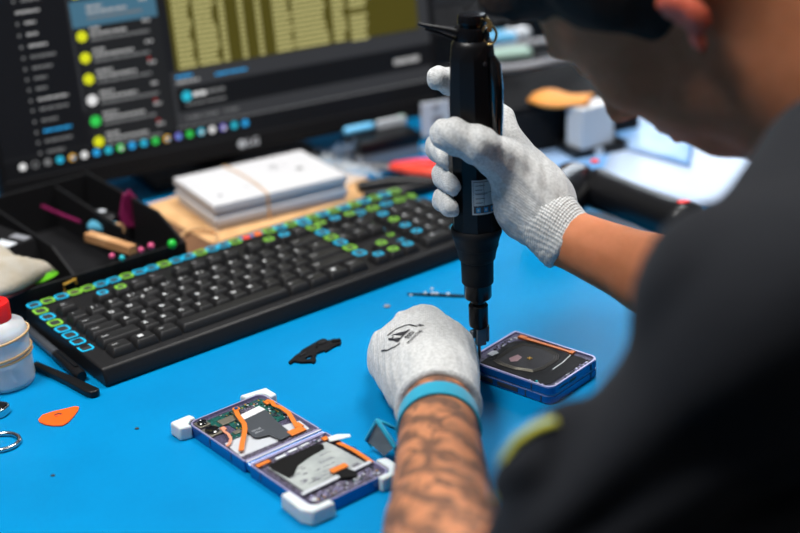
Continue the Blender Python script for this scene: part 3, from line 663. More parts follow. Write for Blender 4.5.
m = MB(); m.ball(A0+dn*L0*.95+Vector((0, 0, .0225)), .005, sc3=(1.4, 1, .35)); m.build('red_mark', M['red'], scn, smooth=80)
m = MB(); e = A0+dn*L0*1.06; m.tube([e, e+dn*.03+Vector((0, 0, -.004)), e+dn*.07+Vector((.01, .02, -.018)), e+dn*.13+Vector((.02, .05, -.0215))], .0028, 8); m.build('cable', M['black_satin'], scn, smooth=60)
# ================================================================== BOTTLE, PENS, PICK AT LEFT
bc = at(6, 382, 0); bot = thing('squeeze_bottle', 'small frosted squeeze bottle with a red cap at the left edge', 'bottle', tuple(bc), 0)
m = MB(); m.lathe([(.0215, .0), (.0250, .002), (.0258, .006), (.0255, .048), (.0235, .055), (.0150, .060), (.0125, .062)], seg=36); m.build('bottle_body', M['frosted'], bot, smooth=50)
m = MB(); m.lathe([(.021, .0022), (.0238, .006), (.0238, .022)], seg=32); m.build('liquid', M['liquid'], bot, smooth=50)
m = MB(); m.lathe([(.0142, .0605), (.0142, .0745), (.0132, .0765), (.0085, .0775), (.0062, .084), (.0045, .086)], seg=28); m.build('cap', M['red'], bot, smooth=40)
m = MB(); m.tube([(.002, 0, .052), (.006, -.004, .03), (.008, -.008, .008), (.012, -.010, .004)], .0013, 8); m.build('dip_tube', M['tube_w'], bot, smooth=60)
for i, (z_, tl, lb) in enumerate(((.045, .16, 'highest of the three rubber bands on the squeeze bottle'), (.030, .14, 'middle of the three rubber bands on the squeeze bottle'), (.0265, .13, 'lowest of the three rubber bands on the squeeze bottle'))):
    m = MB(); m.tube([(0.0265*math.cos(a_), .0265*math.sin(a_), z_+.0265*tl*math.cos(a_)) for a_ in [k_*PI/18 for k_ in range(36)]], .0011, 6, loop=True); o = m.build('rubber_band', M['band_tan'], smooth=60); o.location = tuple(bc); tag(o, lb, 'rubber band', 'rubber bands around the squeeze bottle')
pn = at(41, 366, .0055); pe = at(96, 391, .0055); d = Vector(pe-pn); t = thing('spudger', 'flat black plastic spudger with a rounded end lying beside the bottle', 'spudger', (pn[0], pn[1], 0), math.atan2(d.y, d.x))
m = MB(); L0 = d.length; m.prism([(-.01, -.003), (L0*.5, -.0042), (L0*.92, -.0065), (L0, -.005), (L0+.002, 0), (L0, .004), (L0*.5, .0045), (-.01, .003)], .0004, .0065); m.build('blade', M['black_satin'], t, bevel=.0012)
pn = at(38, 338, .006); pe = at(82, 376, .006); d = Vector(pe-pn); t = thing('marker_pen', 'dark marker pen with a grey clear barrel beside the keyboard left side', 'pen', (pn[0], pn[1], 0), math.atan2(d.y, d.x)); L0 = d.length
m = MB(); m.lathe([(.0035, -.03), (.0045, -.028), (.0046, L0*.45)], (0, 0, .0056), (1, 0, 0), 16); m.build('barrel', M['flex_grey'], t, smooth=50)
m = MB(); m.lathe([(.0052, L0*.45), (.0054, L0*.94), (.0045, L0)], (0, 0, .0056), (1, 0, 0), 16); m.build('pen_cap', M['black_satin'], t, smooth=50)
m = MB(); m.box((L0*.7, 0, .0115), (L0*.4, .003, .0012)); m.build('clip', M['black_satin'], t)
P = [(153, 119), (158, 128), (180, 138), (215, 143), (250, 142), (272, 130), (295, 105), (312, 82), (316, 68), (300, 66), (262, 75), (215, 86), (170, 100)]
c = at(58, 416, 0); pol = []
for x_, y_ in P: p = at(x_*.25, 390+y_*.25, .001); pol.append((p[0]-c[0], p[1]-c[1]))
m = MB(); m.prism(pol, .0002, .0014)
for a_, b_, w_, r_ in ((.0, .0005, .0060, .3), (.0010, .0018, .004, -.4), (-.0015, -.0004, .0030, .9), (.0026, .0002, .0022, .2), (-.001, .0016, .004, .25), (.0, -.0028, .0028, .3)): m.box((a_, b_, .00145), (w_, .0009, .0002), 1, rz=r_)
o = m.build('guitar_pick', [M['orange_pick'], M['ink']], bevel=.0004); o.location = tuple(c); tag(o, 'orange plastic opening pick with worn black print lying on the mat', 'pick')
# chromed thing and ring at the left edge
c = at(-3, 414, 0); t = thing('nail_clipper', 'black and chrome gadget with a rounded corner at the left edge above the metal ring', 'gadget', tuple(c), -.35)
m = MB(); frame_ring(m, rrect(-.05, -.0085, .0105, .0085, .006), rrect(-.048, -.0065, .0085, .0065, .0045), .0004, .008); m.build('rim', M['chrome'], t, bevel=.001)
m = MB(); m.prism(rrect(-.048, -.0065, .0085, .0065, .0045), .001, .0085); m.build('face', M['black_gloss'], t, bevel=.0005)
c = at(0, 440, .004); m = MB(); m.tube([(.0150*math.cos(a_)*1.0, .0135*math.sin(a_), .0) for a_ in [k_*PI/18 for k_ in range(36)]], .0019, 10, loop=True); o = m.build('key_ring', M['chrome'], smooth=70)
o.location = (c[0], c[1], .0022); tag(o, 'polished metal ring lying at the left edge of the mat', 'ring')
# black bracket part
P = [(165, 295), (185, 305), (215, 285), (280, 296), (370, 292), (385, 300), (405, 290), (410, 262), (395, 250), (410, 235), (415, 215), (480, 190), (500, 198), (530, 180), (560, 160), (600, 140), (625, 138), (635, 112), (622, 92), (590, 92), (570, 86), (548, 96), (515, 103), (490, 88), (470, 88), (440, 98), (400, 122), (350, 150), (300, 178), (280, 192), (265, 212), (225, 238), (200, 262)]
c = at(313, 352, 0)
def tp(x_, y_, z_=.0008): p = at(270+x_*.1125, 330+y_*.1124, z_); return (p[0]-c[0], p[1]-c[1])
from mathutils.geometry import tessellate_polygon
outer = [tp(*q_) for q_ in P]; hole = [tp(*q_) for q_ in ((310, 262), (345, 240), (372, 238), (380, 250), (350, 268), (322, 274))]; hole2 = [tp(*q_) for q_ in ((405, 165), (420, 155), (428, 166), (412, 172))]
def holed(mb, polys, z0, z1, mi=0):
    tri = tessellate_polygon([[Vector((x_, y_, 0)) for x_, y_ in pl] for pl in polys]); fl = [p for pl in polys for p in pl]; n = len(fl)
    o = len(mb.v)
    for z_ in (z0, z1):
        for x_, y_ in fl: mb.v.append(Vector((x_, y_, z_)))
    for t_ in tri: mb.f.append([o+i for i in t_]); mb.m.append(mi); mb.f.append([o+n+i for i in t_][::-1]); mb.m.append(mi)
    k0 = 0
    for pl in polys:
        for i in range(len(pl)): j = (i+1) % len(pl); mb.f.append([o+k0+i, o+k0+j, o+n+k0+j, o+n+k0+i]); mb.m.append(mi)
        k0 += len(pl)
m = MB(); holed(m, [outer, hole, hole2], .0002, .0022); m.box((*tp(460, 130), .0026), (.007, .004, .0012), 1, rz=.6); m.lathe([(.0011, 0), (.0011, .0012)], (*tp(452, 132), .0022), seg=8); m.box((*tp(590, 110), .0028), (.008, .004, .0014), 0, rz=.3); m.box((*tp(300, 230), .0026), (.009, .0014, .0010), 1, rz=.9)
o = m.build('plastic_bracket', [M['charcoal'], M['dark_grey']]); o.location = tuple(c); tag(o, 'small black plastic phone bracket with cut-outs lying on the mat in front of the keyboard', 'bracket')
# tweezers with tiny screws
a = at(407, 292, .003); b2 = at(464, 294, .003); d = b2-a; t = thing('flex_strip', 'thin dark strip with tiny metal contacts lying on the mat behind the left glove', 'strip', (a[0], a[1], 0), math.atan2(d[1], d[0])); L0 = float(np.linalg.norm(d))
m = MB(); m.prism([(0, -.0008), (L0*.35, -.0022), (L0*.9, -.0024), (L0*1.15, -.001), (L0*1.15, .001), (L0*.8, .0022), (L0*.4, .002), (0, .0008)], .0003, .0016); m.build('strip_body', M['charcoal'], t)
for k_ in (.32, .45, .52, .72): m = MB(); m.box((L0*k_, .0005, .0024), (.0028, .0024, .0016)); m.build('contact', M['silver'], t)
for x_, y_, r_, lb in ((411, 296, .0011, 'tiny silver screw below the left tip of the dark strip'), (432, 290, .0014, 'tiny silver screw standing behind the middle of the dark strip'), (387.5, 308, .0014, None)):
    if lb is None: continue
    p = at(x_, y_, 0); m = MB(); m.lathe([(r_, 0), (r_, r_*1.2), (r_*.6, r_*1.3)], seg=10); o = m.build('screw', M['silver'], smooth=40); o.location = (p[0], p[1], .0002); tag(o, lb, 'screw')
# ================================================================== OPENED PHONE
PO = (-.1737, .9575, 0.); PT = -.8985
ph = thing('opened_phone', 'unfolded blue flip phone with its back off, insides bared, held in white corner guards', 'phone', (PO[0], PO[1], .0024), PT)
mm_ = .001
def half(x0, x1, name):
    def oc(a, b, c, d, r):                 # only the outer corners are rounded, the hinge side is square
        P = rrect(a, b, c, d, r, 6); q_ = []
        for k_, (x_, y_) in enumerate(P):
            hin = (k_//7 in (0, 3)) if name == 'upper_half' else (k_//7 in (1, 2))
            if hin: cx_, cy_ = [(c, d), (a, d), (a, b), (c, b)][k_//7]; x_, y_ = cx_+(x_-cx_)*.12, cy_+(y_-cy_)*.12
            q_.append((x_, y_))
        return q_
    m = MB(); O = oc(x0, 0, x1, .0719, .0075); I_ = oc(x0+.0016, .0016, x1-.0016, .0719-.0016, .006); O2 = oc(x0+.0005, .0005, x1-.0005, .0719-.0005, .0072)
    frame_ring(m, O, I_, -.0022, .0072, 0, 0, 1); frame_ring(m, O2, I_, .0072, .0080, 1, 1, 1); m.prism(I_, -.0020, .0058, 2)
    return m.build(name, [M['frame_blue'], M['frame_rim'], M['frame_in']], ph)
half(-.0035, .0790, 'upper_half'); half(.0855, .1670, 'lower_half')
m = MB(); m.cyl((.0822, .001, .0042), (.0822, .0709, .0042), .0036, seg=14); m.box((.0822, .036, .0070), (.0100, .068, .0012), 1); m.box((.0805, .036, .0078), (.0014, .070, .0006), 2); m.build('hinge', [M['frame_blue'], M['frame_rim'], M['silver']], ph)
def P2(name, poly, z0, z1, mats, mi=0, **k): m = MB(); m.prism([(a_*mm_, b_*mm_) for a_, b_ in poly], z0, z1, mi); return m.build(name, mats, ph, **k)
pcb = P2('circuit_board', [(3, 12), (2.5, 66), (9, 69), (30, 68), (44, 62), (46, 14), (34, 14), (33, 24), (20, 24), (18, 14)], .0058, .0066, M['pcb'])
m = MB()
for k_ in range(260):
    x_ = random.uniform(3, 44); y_ = random.uniform(13, 67)
    if x_ < 33 and y_ < 24: continue
    s_ = random.uniform(.6, 2.6); m.box((x_*mm_, y_*mm_, .0068), (s_*mm_, random.uniform(.5, 1.4)*mm_, .0006), random.choice([0, 1, 1, 2, 3, 3]))
o = m.build('components', [M['silver'], M['pcb_dark'], M['gold'], M['black']], ph); o['kind'] = 'stuff'
for (x_, y_, wx, wy) in ((14, 47, 11, 15), (15, 26, 9, 14), (9, 38, 5, 6), (36, 22, 5, 7)): m = MB(); m.box((x_*mm_, y_*mm_, .0070), (wx*mm_, wy*mm_, .0010)); m.build('shield_can', M['shield'] if y_ < 40 else M['pcb_dark'], ph, bevel=.0003)
for (x_, y_, r_) in ((6.0, 8.5, .0041), (21.5, 8.0, .0058)):
    m = MB(); m.box((x_*mm_, y_*mm_, .0068), (r_*2.5, r_*2.5, .0018), 0); o = m.build('camera_module', M['shield'], ph, bevel=.0005)
    m = MB(); m.lathe([(r_, 0), (r_, .0022), (r_*.85, .0026), (r_*.55, .0020), (r_*.3, .0018)], (x_*mm_, y_*mm_, .0068), seg=22); m.build('lens', M['glass_bk'], o, smooth=30)
P2('rear_tape', [(44, 5), (74, 3), (74, 30), (68, 40), (44, 40)], .0058, .0068, M['tape_grey'])
P2('speaker', [(50, 42), (73, 38), (73, 66), (56, 68)], .0058, .0070, M['tape_grey'])
P2('board_strip', [(70, 3), (77, 3), (77, 68), (72, 68)], .0058, .0072, M['pcb_dark'])
gf = P2('grey_flex', [(19, 36), (17, 56), (27, 56.5), (42, 53.5), (50, 52), (62, 51), (72, 50), (73, 38), (60, 36), (57.5, 27), (54, 25), (46, 26), (40, 28), (30, 33)], .0082, .0090, M['flex_grey'], bevel=.0003)
m = MB(); m.prism([(.0185, .036), (.0165, .056), (.0250, .0565), (.0270, .035)], .0090, .0094); m.build('silver_end', M['silver'], gf)
m = MB(); m.text('B3160', .0032, Matrix.Translation((.047, .033, .0091)) @ Matrix.Rotation(PI/2, 4, 'Z')); m.text('REV0.6', .0026, Matrix.Translation((.051, .033, .0091)) @ Matrix.Rotation(PI/2, 4, 'Z')); m.build('flex_print', M['tape_grey'], gf)
def ribbon(name, pts, wd, z_, m_, th=.0006, par=None):
    pts = [Vector((a_*mm_, b_*mm_, 0)) for a_, b_ in pts]; L_, R_ = [], []
    for i, p_ in enumerate(pts):
        a_ = pts[max(i-1, 0)]; b_ = pts[min(i+1, len(pts)-1)]; t_ = (b_-a_).normalized(); n_ = Vector((-t_.y, t_.x, 0))*wd/2; L_.append(p_+n_); R_.append(p_-n_)
    m = MB(); n = len(pts); zz = [z_+.0012*math.sin(PI*i/(n-1)) for i in range(n)]
    rs = [[(L_[i].x, L_[i].y, zz[i]), (R_[i].x, R_[i].y, zz[i]), (R_[i].x, R_[i].y, zz[i]+th), (L_[i].x, L_[i].y, zz[i]+th)] for i in range(n)]
    m.rings(rs); return m.build(name, M[m_], par or ph)
o = ribbon('orange_flex', [(8, 39.5), (12, 37), (19, 34), (28, 31.5), (35, 29.5), (42, 25.5), (49, 20), (57, 13), (66, 6)], .0040, .0092, 'flex_or')
m = MB(); m.lathe([(.0032, 0), (.0032, .0012)], (.009, .039, .0092), seg=14); m.lathe([(.0016, 0), (.0016, .0016)], (.009, .039, .0095), seg=12, mi=1); m.build('flex_end', [M['flex_or'], M['frame_blue']], o)
ribbon('copper_flex', [(25, 16), (31, 13), (38, 12.5), (45, 10.3), (50, 6), (51, 2.5)], .0022, .0082, 'flex_cu')
m = MB(); m.box((.026, .0155, .0082), (.005, .004, .0014)); m.build('connector', M['flex_cu'], ph, bevel=.0003)
ribbon('orange_flex', [(12, 66), (18, 67.5), (25, 65), (33, 66.5), (44, 66), (56, 62), (66, 58.5)], .0038, .0086, 'flex_or')
m = MB(); m.box((.070, .055, .0085), (.008, .014, .0012)); m.box((.064, .062, .0087), (.008, .004, .0012)); m.build('connector', M['flex_or'], ph, bevel=.0003)
m = MB(); m.box((.0155, .0655, .0085), (.006, .006, .0014)); m.build('connector', M['flex_or'], ph, bevel=.0003)
# lower half
P2('battery_well', [(94, 6), (94, 65), (100, 68), (148, 68), (148, 6)], .0050, .0060, M['pcb_dark'])
bat = P2('battery', [(98, 9), (98, 63), (104, 64), (145, 66), (145, 9)], .0058, .0078, M['battery'], bevel=.0006)
m = MB(); TT = Matrix.Rotation(PI/2, 4, 'Z')
for x_, y_, s_, tx in ((120, 47, .0055, 'Li-ion'), (127, 40, .0030, '3.88V 1040mAh'), (132, 42, .0028, 'Battery pack'), (136, 30, .0028, 'Rechargeable'), (112, 52, .0028, 'EB-BF721'), (141, 36, .0026, 'Limited charge')): m.text(tx, s_, Matrix.Translation((x_*mm_, y_*mm_, .0079)) @ TT)
for i in range(26): m.box(((112+random.uniform(0, 30))*mm_, (14+random.uniform(0, 14))*mm_, .0079), (.0006, .004, .0001))
for i in range(4): m.box((.1415, (.056+i*.0016), .0079), (.0050, .0009, .0001))
m.build('battery_print', M['pcb_dark'], bat)
P2('black_flex', [(96, 10), (103, 9), (122, 11), (121, 16), (112, 26), (108, 40), (106, 55), (101, 58), (97, 56)], .0078, .0084, M['black_satin'])
P2('white_strip', [(144.5, 5), (144, 69), (147.5, 69), (148, 5)], .0072, .0086, M['tape_grey'], bevel=.0003)
P2('lower_board', [(150, 5), (149, 67), (163, 67), (163, 5)], .0056, .0066, M['pcb_dark'])
P2('upper_strip', [(88, 6), (88, 66), (94, 66), (94, 6)], .0056, .0070, M['pcb_dark'])
m = MB()
for k_ in range(110):
    x_ = random.uniform(151, 162); y_ = random.uniform(6, 66)
    if k_ > 80: x_ = random.uniform(88.5, 93)
    m.box((x_*mm_, y_*mm_, .0070), (random.uniform(.6, 2)*mm_, random.uniform(.6, 2.4)*mm_, .0010), random.choice([0, 1, 0, 1, 1, 1, 2, 3]))
o = m.build('components', [M['tape_grey'], M['frame_rim'], M['gold'], M['pcb']], ph); o['kind'] = 'stuff'
for (x_, y_, wx, wy, m_) in ((92.5, 24, 2.6, 9, 'white_pl'), (91, 36, 2.4, 8, 'white_pl'), (90.5, 48, 2.4, 8, 'tape_grey'), (91, 9, 4, 12, 'flex_or'), (94, 65, 5, 5, 'flex_or')): m = MB(); m.box((x_*mm_, y_*mm_, .0076), (wx*mm_, wy*mm_, .0014)); m.build('connector', M[m_], ph, bevel=.0003)
ribbon('orange_flex', [(106, 68), (115, 68.6), (125, 69), (138, 69), (147, 69)], .0036, .0076, 'flex_or')
m = MB(); m.prism(rrect(.1355, .037, .1415, .052, .0012, 3), .0094, .0102); m.build('orange_connector', M['flex_or'], ph, bevel=.0003)
m = MB(); m.prism([(.1415, .040), (.1415, .049), (.151, .052), (.156, .048), (.150, .038)], .0080, .0092); m.build('black_connector', M['black_satin'], ph)
m = MB(); m.lathe([(.0022, 0), (.0022, .0012)], (.158, .0075, .0072), seg=14); m.build('screw', M['tape_grey'], ph)
m = MB(); m.tube([(.100, .064, .0100), (.103, .071, .0105), (.106, .080, .0095)], [.0035, .0040, .0022], 8, flat=.4); m.build('clear_tape', M['guard'], ph, smooth=80)
m = MB(); m.box((.1658, .036, .0040), (.0006, .009, .0026)); m.build('charging_port', M['ink'], ph)
for y_ in (.030, .060, .100, .140):
    m = MB(); m.box((y_, -.0001, .0040), (.0009, .0006, .0062)); m.build('antenna_line', M['frame_in'], ph)
# corner guards
def guard(name_lab, poly, h0, sub=None):
    cx = sum(a_ for a_, _ in poly)/len(poly); cy = sum(b_ for _, b_ in poly)/len(poly)
    m = MB(); m.prism([((a_-cx)*mm_, (b_-cy)*mm_) for a_, b_ in poly], .0002, h0, inset=.04); o = m.build('corner_guard', M['guard'], bevel=.0016, seg=3)
    ca, sa = math.cos(PT), math.sin(PT); place(o, (PO[0]+(cx*ca-cy*sa)*mm_, PO[1]+(cx*sa+cy*ca)*mm_, 0), PT); tag(o, name_lab, 'corner guard', 'corner guards on the opened phone')
guard('white corner guard on the camera corner of the opened phone, leftmost', [(-12, -11), (3, -11), (6, -.8), (0, -.8), (-4, 4), (-4, 9), (-12, 8)], .0118)
guard('white corner guard on the far top corner of the opened phone', [(-12, 55), (-4, 57), (-4, 68), (0, 72.8), (9, 72.8), (8, 80), (-8, 80)], .0108)
guard('white corner guard on the near bottom corner of the opened phone, largest', [(137, -8), (164, -9.5), (173, -5), (174, 15), (167.2, 14), (167.2, 4), (163, -.6), (138, -.6)], .0128)
guard('white corner guard on the corner of the opened phone beside the tattooed arm', [(146, 72.8), (162, 72.8), (167.2, 69), (167.2, 58), (173, 58), (173, 80), (150, 81)], .0118)
# ================================================================== FOLDED PHONE UNDER THE DRIVER
QO = (.0534, 1.0329, 0.); QT = -.7376
fp = thing('folded_phone', 'folded blue flip phone with its back off, black film bared, under the driver tip', 'phone', QO, QT)
for nm, z0, top in (('lower_half', .0006, False), ('upper_half', .0086, True)):
    def sq(a, b, c, d, r):                 # hinge side square, free side rounded
        return [((x_ if k_//7 in (0, 3) else a+(x_-a)*.15), (y_ if k_//7 in (0, 3) else (d if k_//7 == 1 else b)+(y_-(d if k_//7 == 1 else b))*.15)) for k_, (x_, y_) in enumerate(rrect(a, b, c, d, r, 6))]
    m = MB(); O = sq(-.0030, 0, .0860, .0700, .0075); I_ = sq(-.0005, .0022, .0838, .0678, .0060); O1 = sq(-.0024, .0006, .0854, .0694, .0072)
    frame_ring(m, O1, I_, z0, z0+.0008, 1, 1, 1); frame_ring(m, O, I_, z0+.0008, z0+.0064, 0, 0, 0); frame_ring(m, O1, I_, z0+.0064, z0+.0076, 1, 1, 1); m.prism(I_, z0+.0004, z0+.0062, 2)
    h = m.build(nm, [M['frame_blue'], M['frame_rim'], M['frame_in']], fp)
    for x_ in (.060, .0755) if not top else (.066,):
        m = MB(); m.box((x_, -.0001, z0+.0036), (.0010, .0006, .0056)); m.build('antenna_line', M['ink'], h)
    m = MB(); m.box((.0861, .0565, z0+.0036), (.0006, .0010, .0056)); m.build('antenna_line', M['ink'], h)
    m = MB(); m.prism(rrect(.012, -.0005, .026, .0003, .0003, 2), z0+.0020, z0+.0056) if not top else m.box((.0861, .030, z0+.0036), (.0006, .009, .0026)); m.build('button' if not top else 'charging_port', M['ink'], h)
    if not top: m = MB(); m.prism(rrect(.031, -.0005, .052, .0003, .0003, 2), z0+.0020, z0+.0056); m.build('button', M['ink'], h)
    else:
        for k_ in range(5): m = MB(); m.box((.0861, .012+k_*.0025, z0+.0036), (.0006, .0014, .0014)); m.build('speaker_hole', M['ink'], h)
m = MB(); m.cyl((.0030, .003, .0080), (.0030, .067, .0080), .0068, seg=18); m.build('hinge', M['frame_blue'], fp, smooth=40)
zt = .0150
def P3(name, poly, z0, z1, m_, **k): m = MB(); m.prism([(a_*mm_, b_*mm_) for a_, b_ in poly], z0, z1); return m.build(name, M[m_], fp, **k)
P3('film', [(10, 4), (9, 16), (11, 22), (8, 30), (7, 46), (9, 55), (18, 60), (60, 61), (74, 62), (79, 60), (79, 10), (76, 5), (60, 4)], zt-.0004, zt+.0004, 'graphite')
P3('coil', [(16, 14), (14, 40), (17, 52), (26, 57), (42, 58), (55, 54), (60, 46), (60, 26), (56, 16), (40, 11), (24, 11)], zt+.0004, zt+.0007, 'graphite2')
m = MB()
for r_ in (1., .93, .86): 
    pp = [(16, 14), (14, 40), (17, 52), (26, 57), (42, 58), (55, 54), (60, 46), (60, 26), (56, 16), (40, 11), (24, 11)]; m.tube([((37+(a_-37)*r_)*mm_, (34+(b_-34)*r_)*mm_, zt+.0008) for a_, b_ in pp], .0002, 4, loop=True)
m.build('coil_line', M['shield'], fp)
P3('worn_patch', [(25, 24), (30, 20), (34, 24), (33, 32), (27, 34)], zt+.0007, zt+.0009, 'pinkish', bevel=.0001)
m = MB(); m.box((.0395, .0338, zt+.0012), (.0045, .0010, .0006), rz=.6); m.box((.0395, .0338, zt+.0012), (.0010, .0045, .0006), rz=.6); m.build('gold_cross', M['gold'], fp)
m = MB(); m.prism([(.010, .0605), (.062, .0630), (.062, .0655), (.010, .0645)], zt, zt+.0012); m.box((.011, .0625, zt+.0010), (.007, .005, .0016)); m.box((.062, .0635, zt+.0010), (.004, .005, .0016)); m.build('orange_flex', M['flex_or'], fp)
m = MB(); m.tube([(.0635, .059, zt+.0008), (.066, .045, zt+.0008), (.0665, .029, zt+.0008)], .0005, 6); m.build('wire', M['silver'], fp)
P3('metal_bracket', [(5, 20), (11, 19), (12, 27), (8, 29), (5, 27)], zt, zt+.0009, 'tape_grey', bevel=.0002)
m = MB()
for k_ in range(60):
    side = random.random()
    if side < .5: x_, y_ = random.uniform(79.5, 83), random.uniform(8, 62)
    elif side < .8: x_, y_ = random.uniform(3, 7), random.uniform(30, 66)
    else: x_, y_ = random.uniform(60, 80), random.uniform(2.6, 4.4)
    m.box((x_*mm_, y_*mm_, zt+.0001), (random.uniform(.8, 2.2)*mm_, random.uniform(.8, 2.2)*mm_, .0009), random.choice([0, 1, 2]))
o = m.build('components', [M['tape_grey'], M['black'], M['frame_rim']], fp); o['kind'] = 'stuff'
m = MB(); m.ball((.068, .0045, zt+.0006), .0012, seg=8); m.build('cyan_dot', M['cyan_dot'], fp)
# ================================================================== ELECTRIC SCREWDRIVER
T0_ = np.array(at(479.5, 359.5, .0158)); AX = np.array([.002, 0., 1.]); AX = AX/np.linalg.norm(AX)
dr = thing('electric_screwdriver', 'black pen-style electric screwdriver held upright in the raised gloved hand', 'screwdriver', tuple(T0_+AX*.0033))
qz = Vector((0, 0, 1)).rotation_difference(Vector(AX)); dr.rotation_euler = qz.to_euler()
# facing the camera about its own axis: local -Y roughly towards the camera
def dl(name, prof, m_, seg=28, par=None, **k): m = MB(); m.lathe(prof, seg=seg, **k); return m.build(name, M[m_] if isinstance(m_, str) else m_, par or dr, smooth=35)
dl('bit', [(.0006, -.0033), (.0014, -.0013), (.0013, .030)], 'steel', 8)
dl('chuck', [(.0045, .0265), (.0078, .029), (.0082, .031), (.0082, .0475), (.0070, .0490), (.0058, .0500), (.0058, .0530), (.0106, .0545), (.0115, .056), (.0115, .0665), (.0118, .0680)], 'black_gloss')
dl('collar', [(.0125, .0680), (.0132, .0690), (.0135, .0885), (.0150, .0900), (.0155, .0925), (.0160, .096), (.0172, .1005), (.0178, .1010), (.0182, .1050), (.0200, .1110), (.0208, .1125), (.0208, .1165), (.0198, .1180)], 'rubber')
dl('body', [(.0194, .1180), (.0190, .1230), (.0186, .150), (.0188, .185), (.0192, .215), (.0190, .235), (.0182, .256), (.0168, .2680), (.0150, .2715), (.0135, .2725)], 'black_satin', 10, phase=.3)
dl('neck', [(.0136, .2720), (.0134, .2790), (.0128, .2815), (.0098, .2820), (.0098, .2835), (.0110, .2845), (.0112, .2890), (.0100, .2915), (.0060, .2922)], 'black_gloss')
m = MB(); m.T = Matrix.Rotation(math.radians(-35), 4, 'Z')
P = [(.0165, 0, .170), (.0192, 0, .180), (.0205, 0, .215), (.0208, 0, .235), (.0196, 0, .254), (.0170, 0, .260)]
m.tube(P, [.003, .0052, .0056, .0056, .0050, .003], 10, up=(0, 1, 0)); m.build('lever', mat('lever_gloss', (.006, .006, .007), .1, coat=1), dr, smooth=60)
m = MB(); m.T = Matrix.Rotation(math.radians(-62), 4, 'Z'); m.lathe([(.0016, 0), (.0016, .0008)], (.0180, 0, .256), (1, 0, 0), 12); m.build('screw_hole', M['ink'], dr)
# spec label, curved round the body
lb = MB()
def lq(a0, a1, z0, z1, mi, r): 
    n = 6
    for k_ in range(n):
        f0, f1 = math.radians(a0+(a1-a0)*k_/n), math.radians(a0+(a1-a0)*(k_+1)/n)
        lb.quad((r*math.cos(f0), r*math.sin(f0), z0), (r*math.cos(f1), r*math.sin(f1), z0), (r*math.cos(f1), r*math.sin(f1), z1), (r*math.cos(f0), r*math.sin(f0), z1), mi)
LZ0, LZ1, LA, LB_ = .1350, .1640, -102, -30
lq(LA, LB_, LZ0, LZ1, 0, .0198); lq(LA+3, LB_-3, LZ0+.0012, LZ1-.0012, 1, .01985); lq(LA+4, LB_-4, LZ0+.0075, LZ1-.0018, 0, .0199)
for a_ in (LA+9, LA+27, LA+45): lq(a_, a_+10, LZ0+.0018, LZ0+.0060, 2, .0199); lq(a_+3, a_+7, LZ0+.0030, LZ0+.0048, 0, .01995)
for k_ in range(5): lq(LA+8, LA+24+(k_ % 3)*6, LZ0+.0098+k_*.0036, LZ0+.0104+k_*.0036, 1, .01995)
lq(LA+27, LA+28, LZ0+.008, LZ1-.002, 1, .01995); lq(LA+6, LB_-6, LZ0+.018, LZ0+.0184, 1, .01995)
lb.build('spec_label', [M['label_w'], M['flex_grey'], M['label_b']], dr)
m = MB(); m.tube([(-.008, -.004, .2770), (-.020, -.006, .2815), (-.034, -.006, .2850), (-.041, -.006, .2872)], [.0030, .0026, .0018, .0012], 8); m.tube([(-.010, -.004, .2720), (-.022, -.006, .2780), (-.036, -.006, .2835)], .0013, 6); m.build('hanger_hook', M['black_satin'], dr, smooth=60)
m = MB(); m.tube([(.0125+.0055*math.cos(a_), -.010, .2770+.0075*math.sin(a_)) for a_ in [k_*PI/10 for k_ in range(20)]], .0010, 6, loop=True, up=(0, 1, 0)); m.tube([(.010, -.009, .2900), (.013, -.010, .2860), (.0125, -.011, .2800)], .0018, 6); m.build('metal_ring', M['brass'], dr, smooth=60)
# magnetised clip on the bit
mg = thing('magnetizer_block', 'tiny grey metal block cluster clinging to the driver bit', 'magnet', tuple(T0_+AX*.0195))
m = MB(); m.box((.0012, -.0035, .0040), (.0080, .0060, .0150), rz=.3); m.box((-.0045, -.0030, .0065), (.0055, .0040, .0070), rz=.7); m.box((.0065, -.0015, .0060), (.0040, .0055, .0140), rz=-.2); m.build('block', mat('magnet_grey', srgb(92, 98, 106), .35, metal=.3), mg, bevel=.0004)
m = MB(); m.tube([(.003, -.003, .0125), (.0065, -.003, .0142), (.0085, -.003, .0115), (.0080, -.003, .0085)], .0005, 5); m.build('tab', M['gold'], mg)
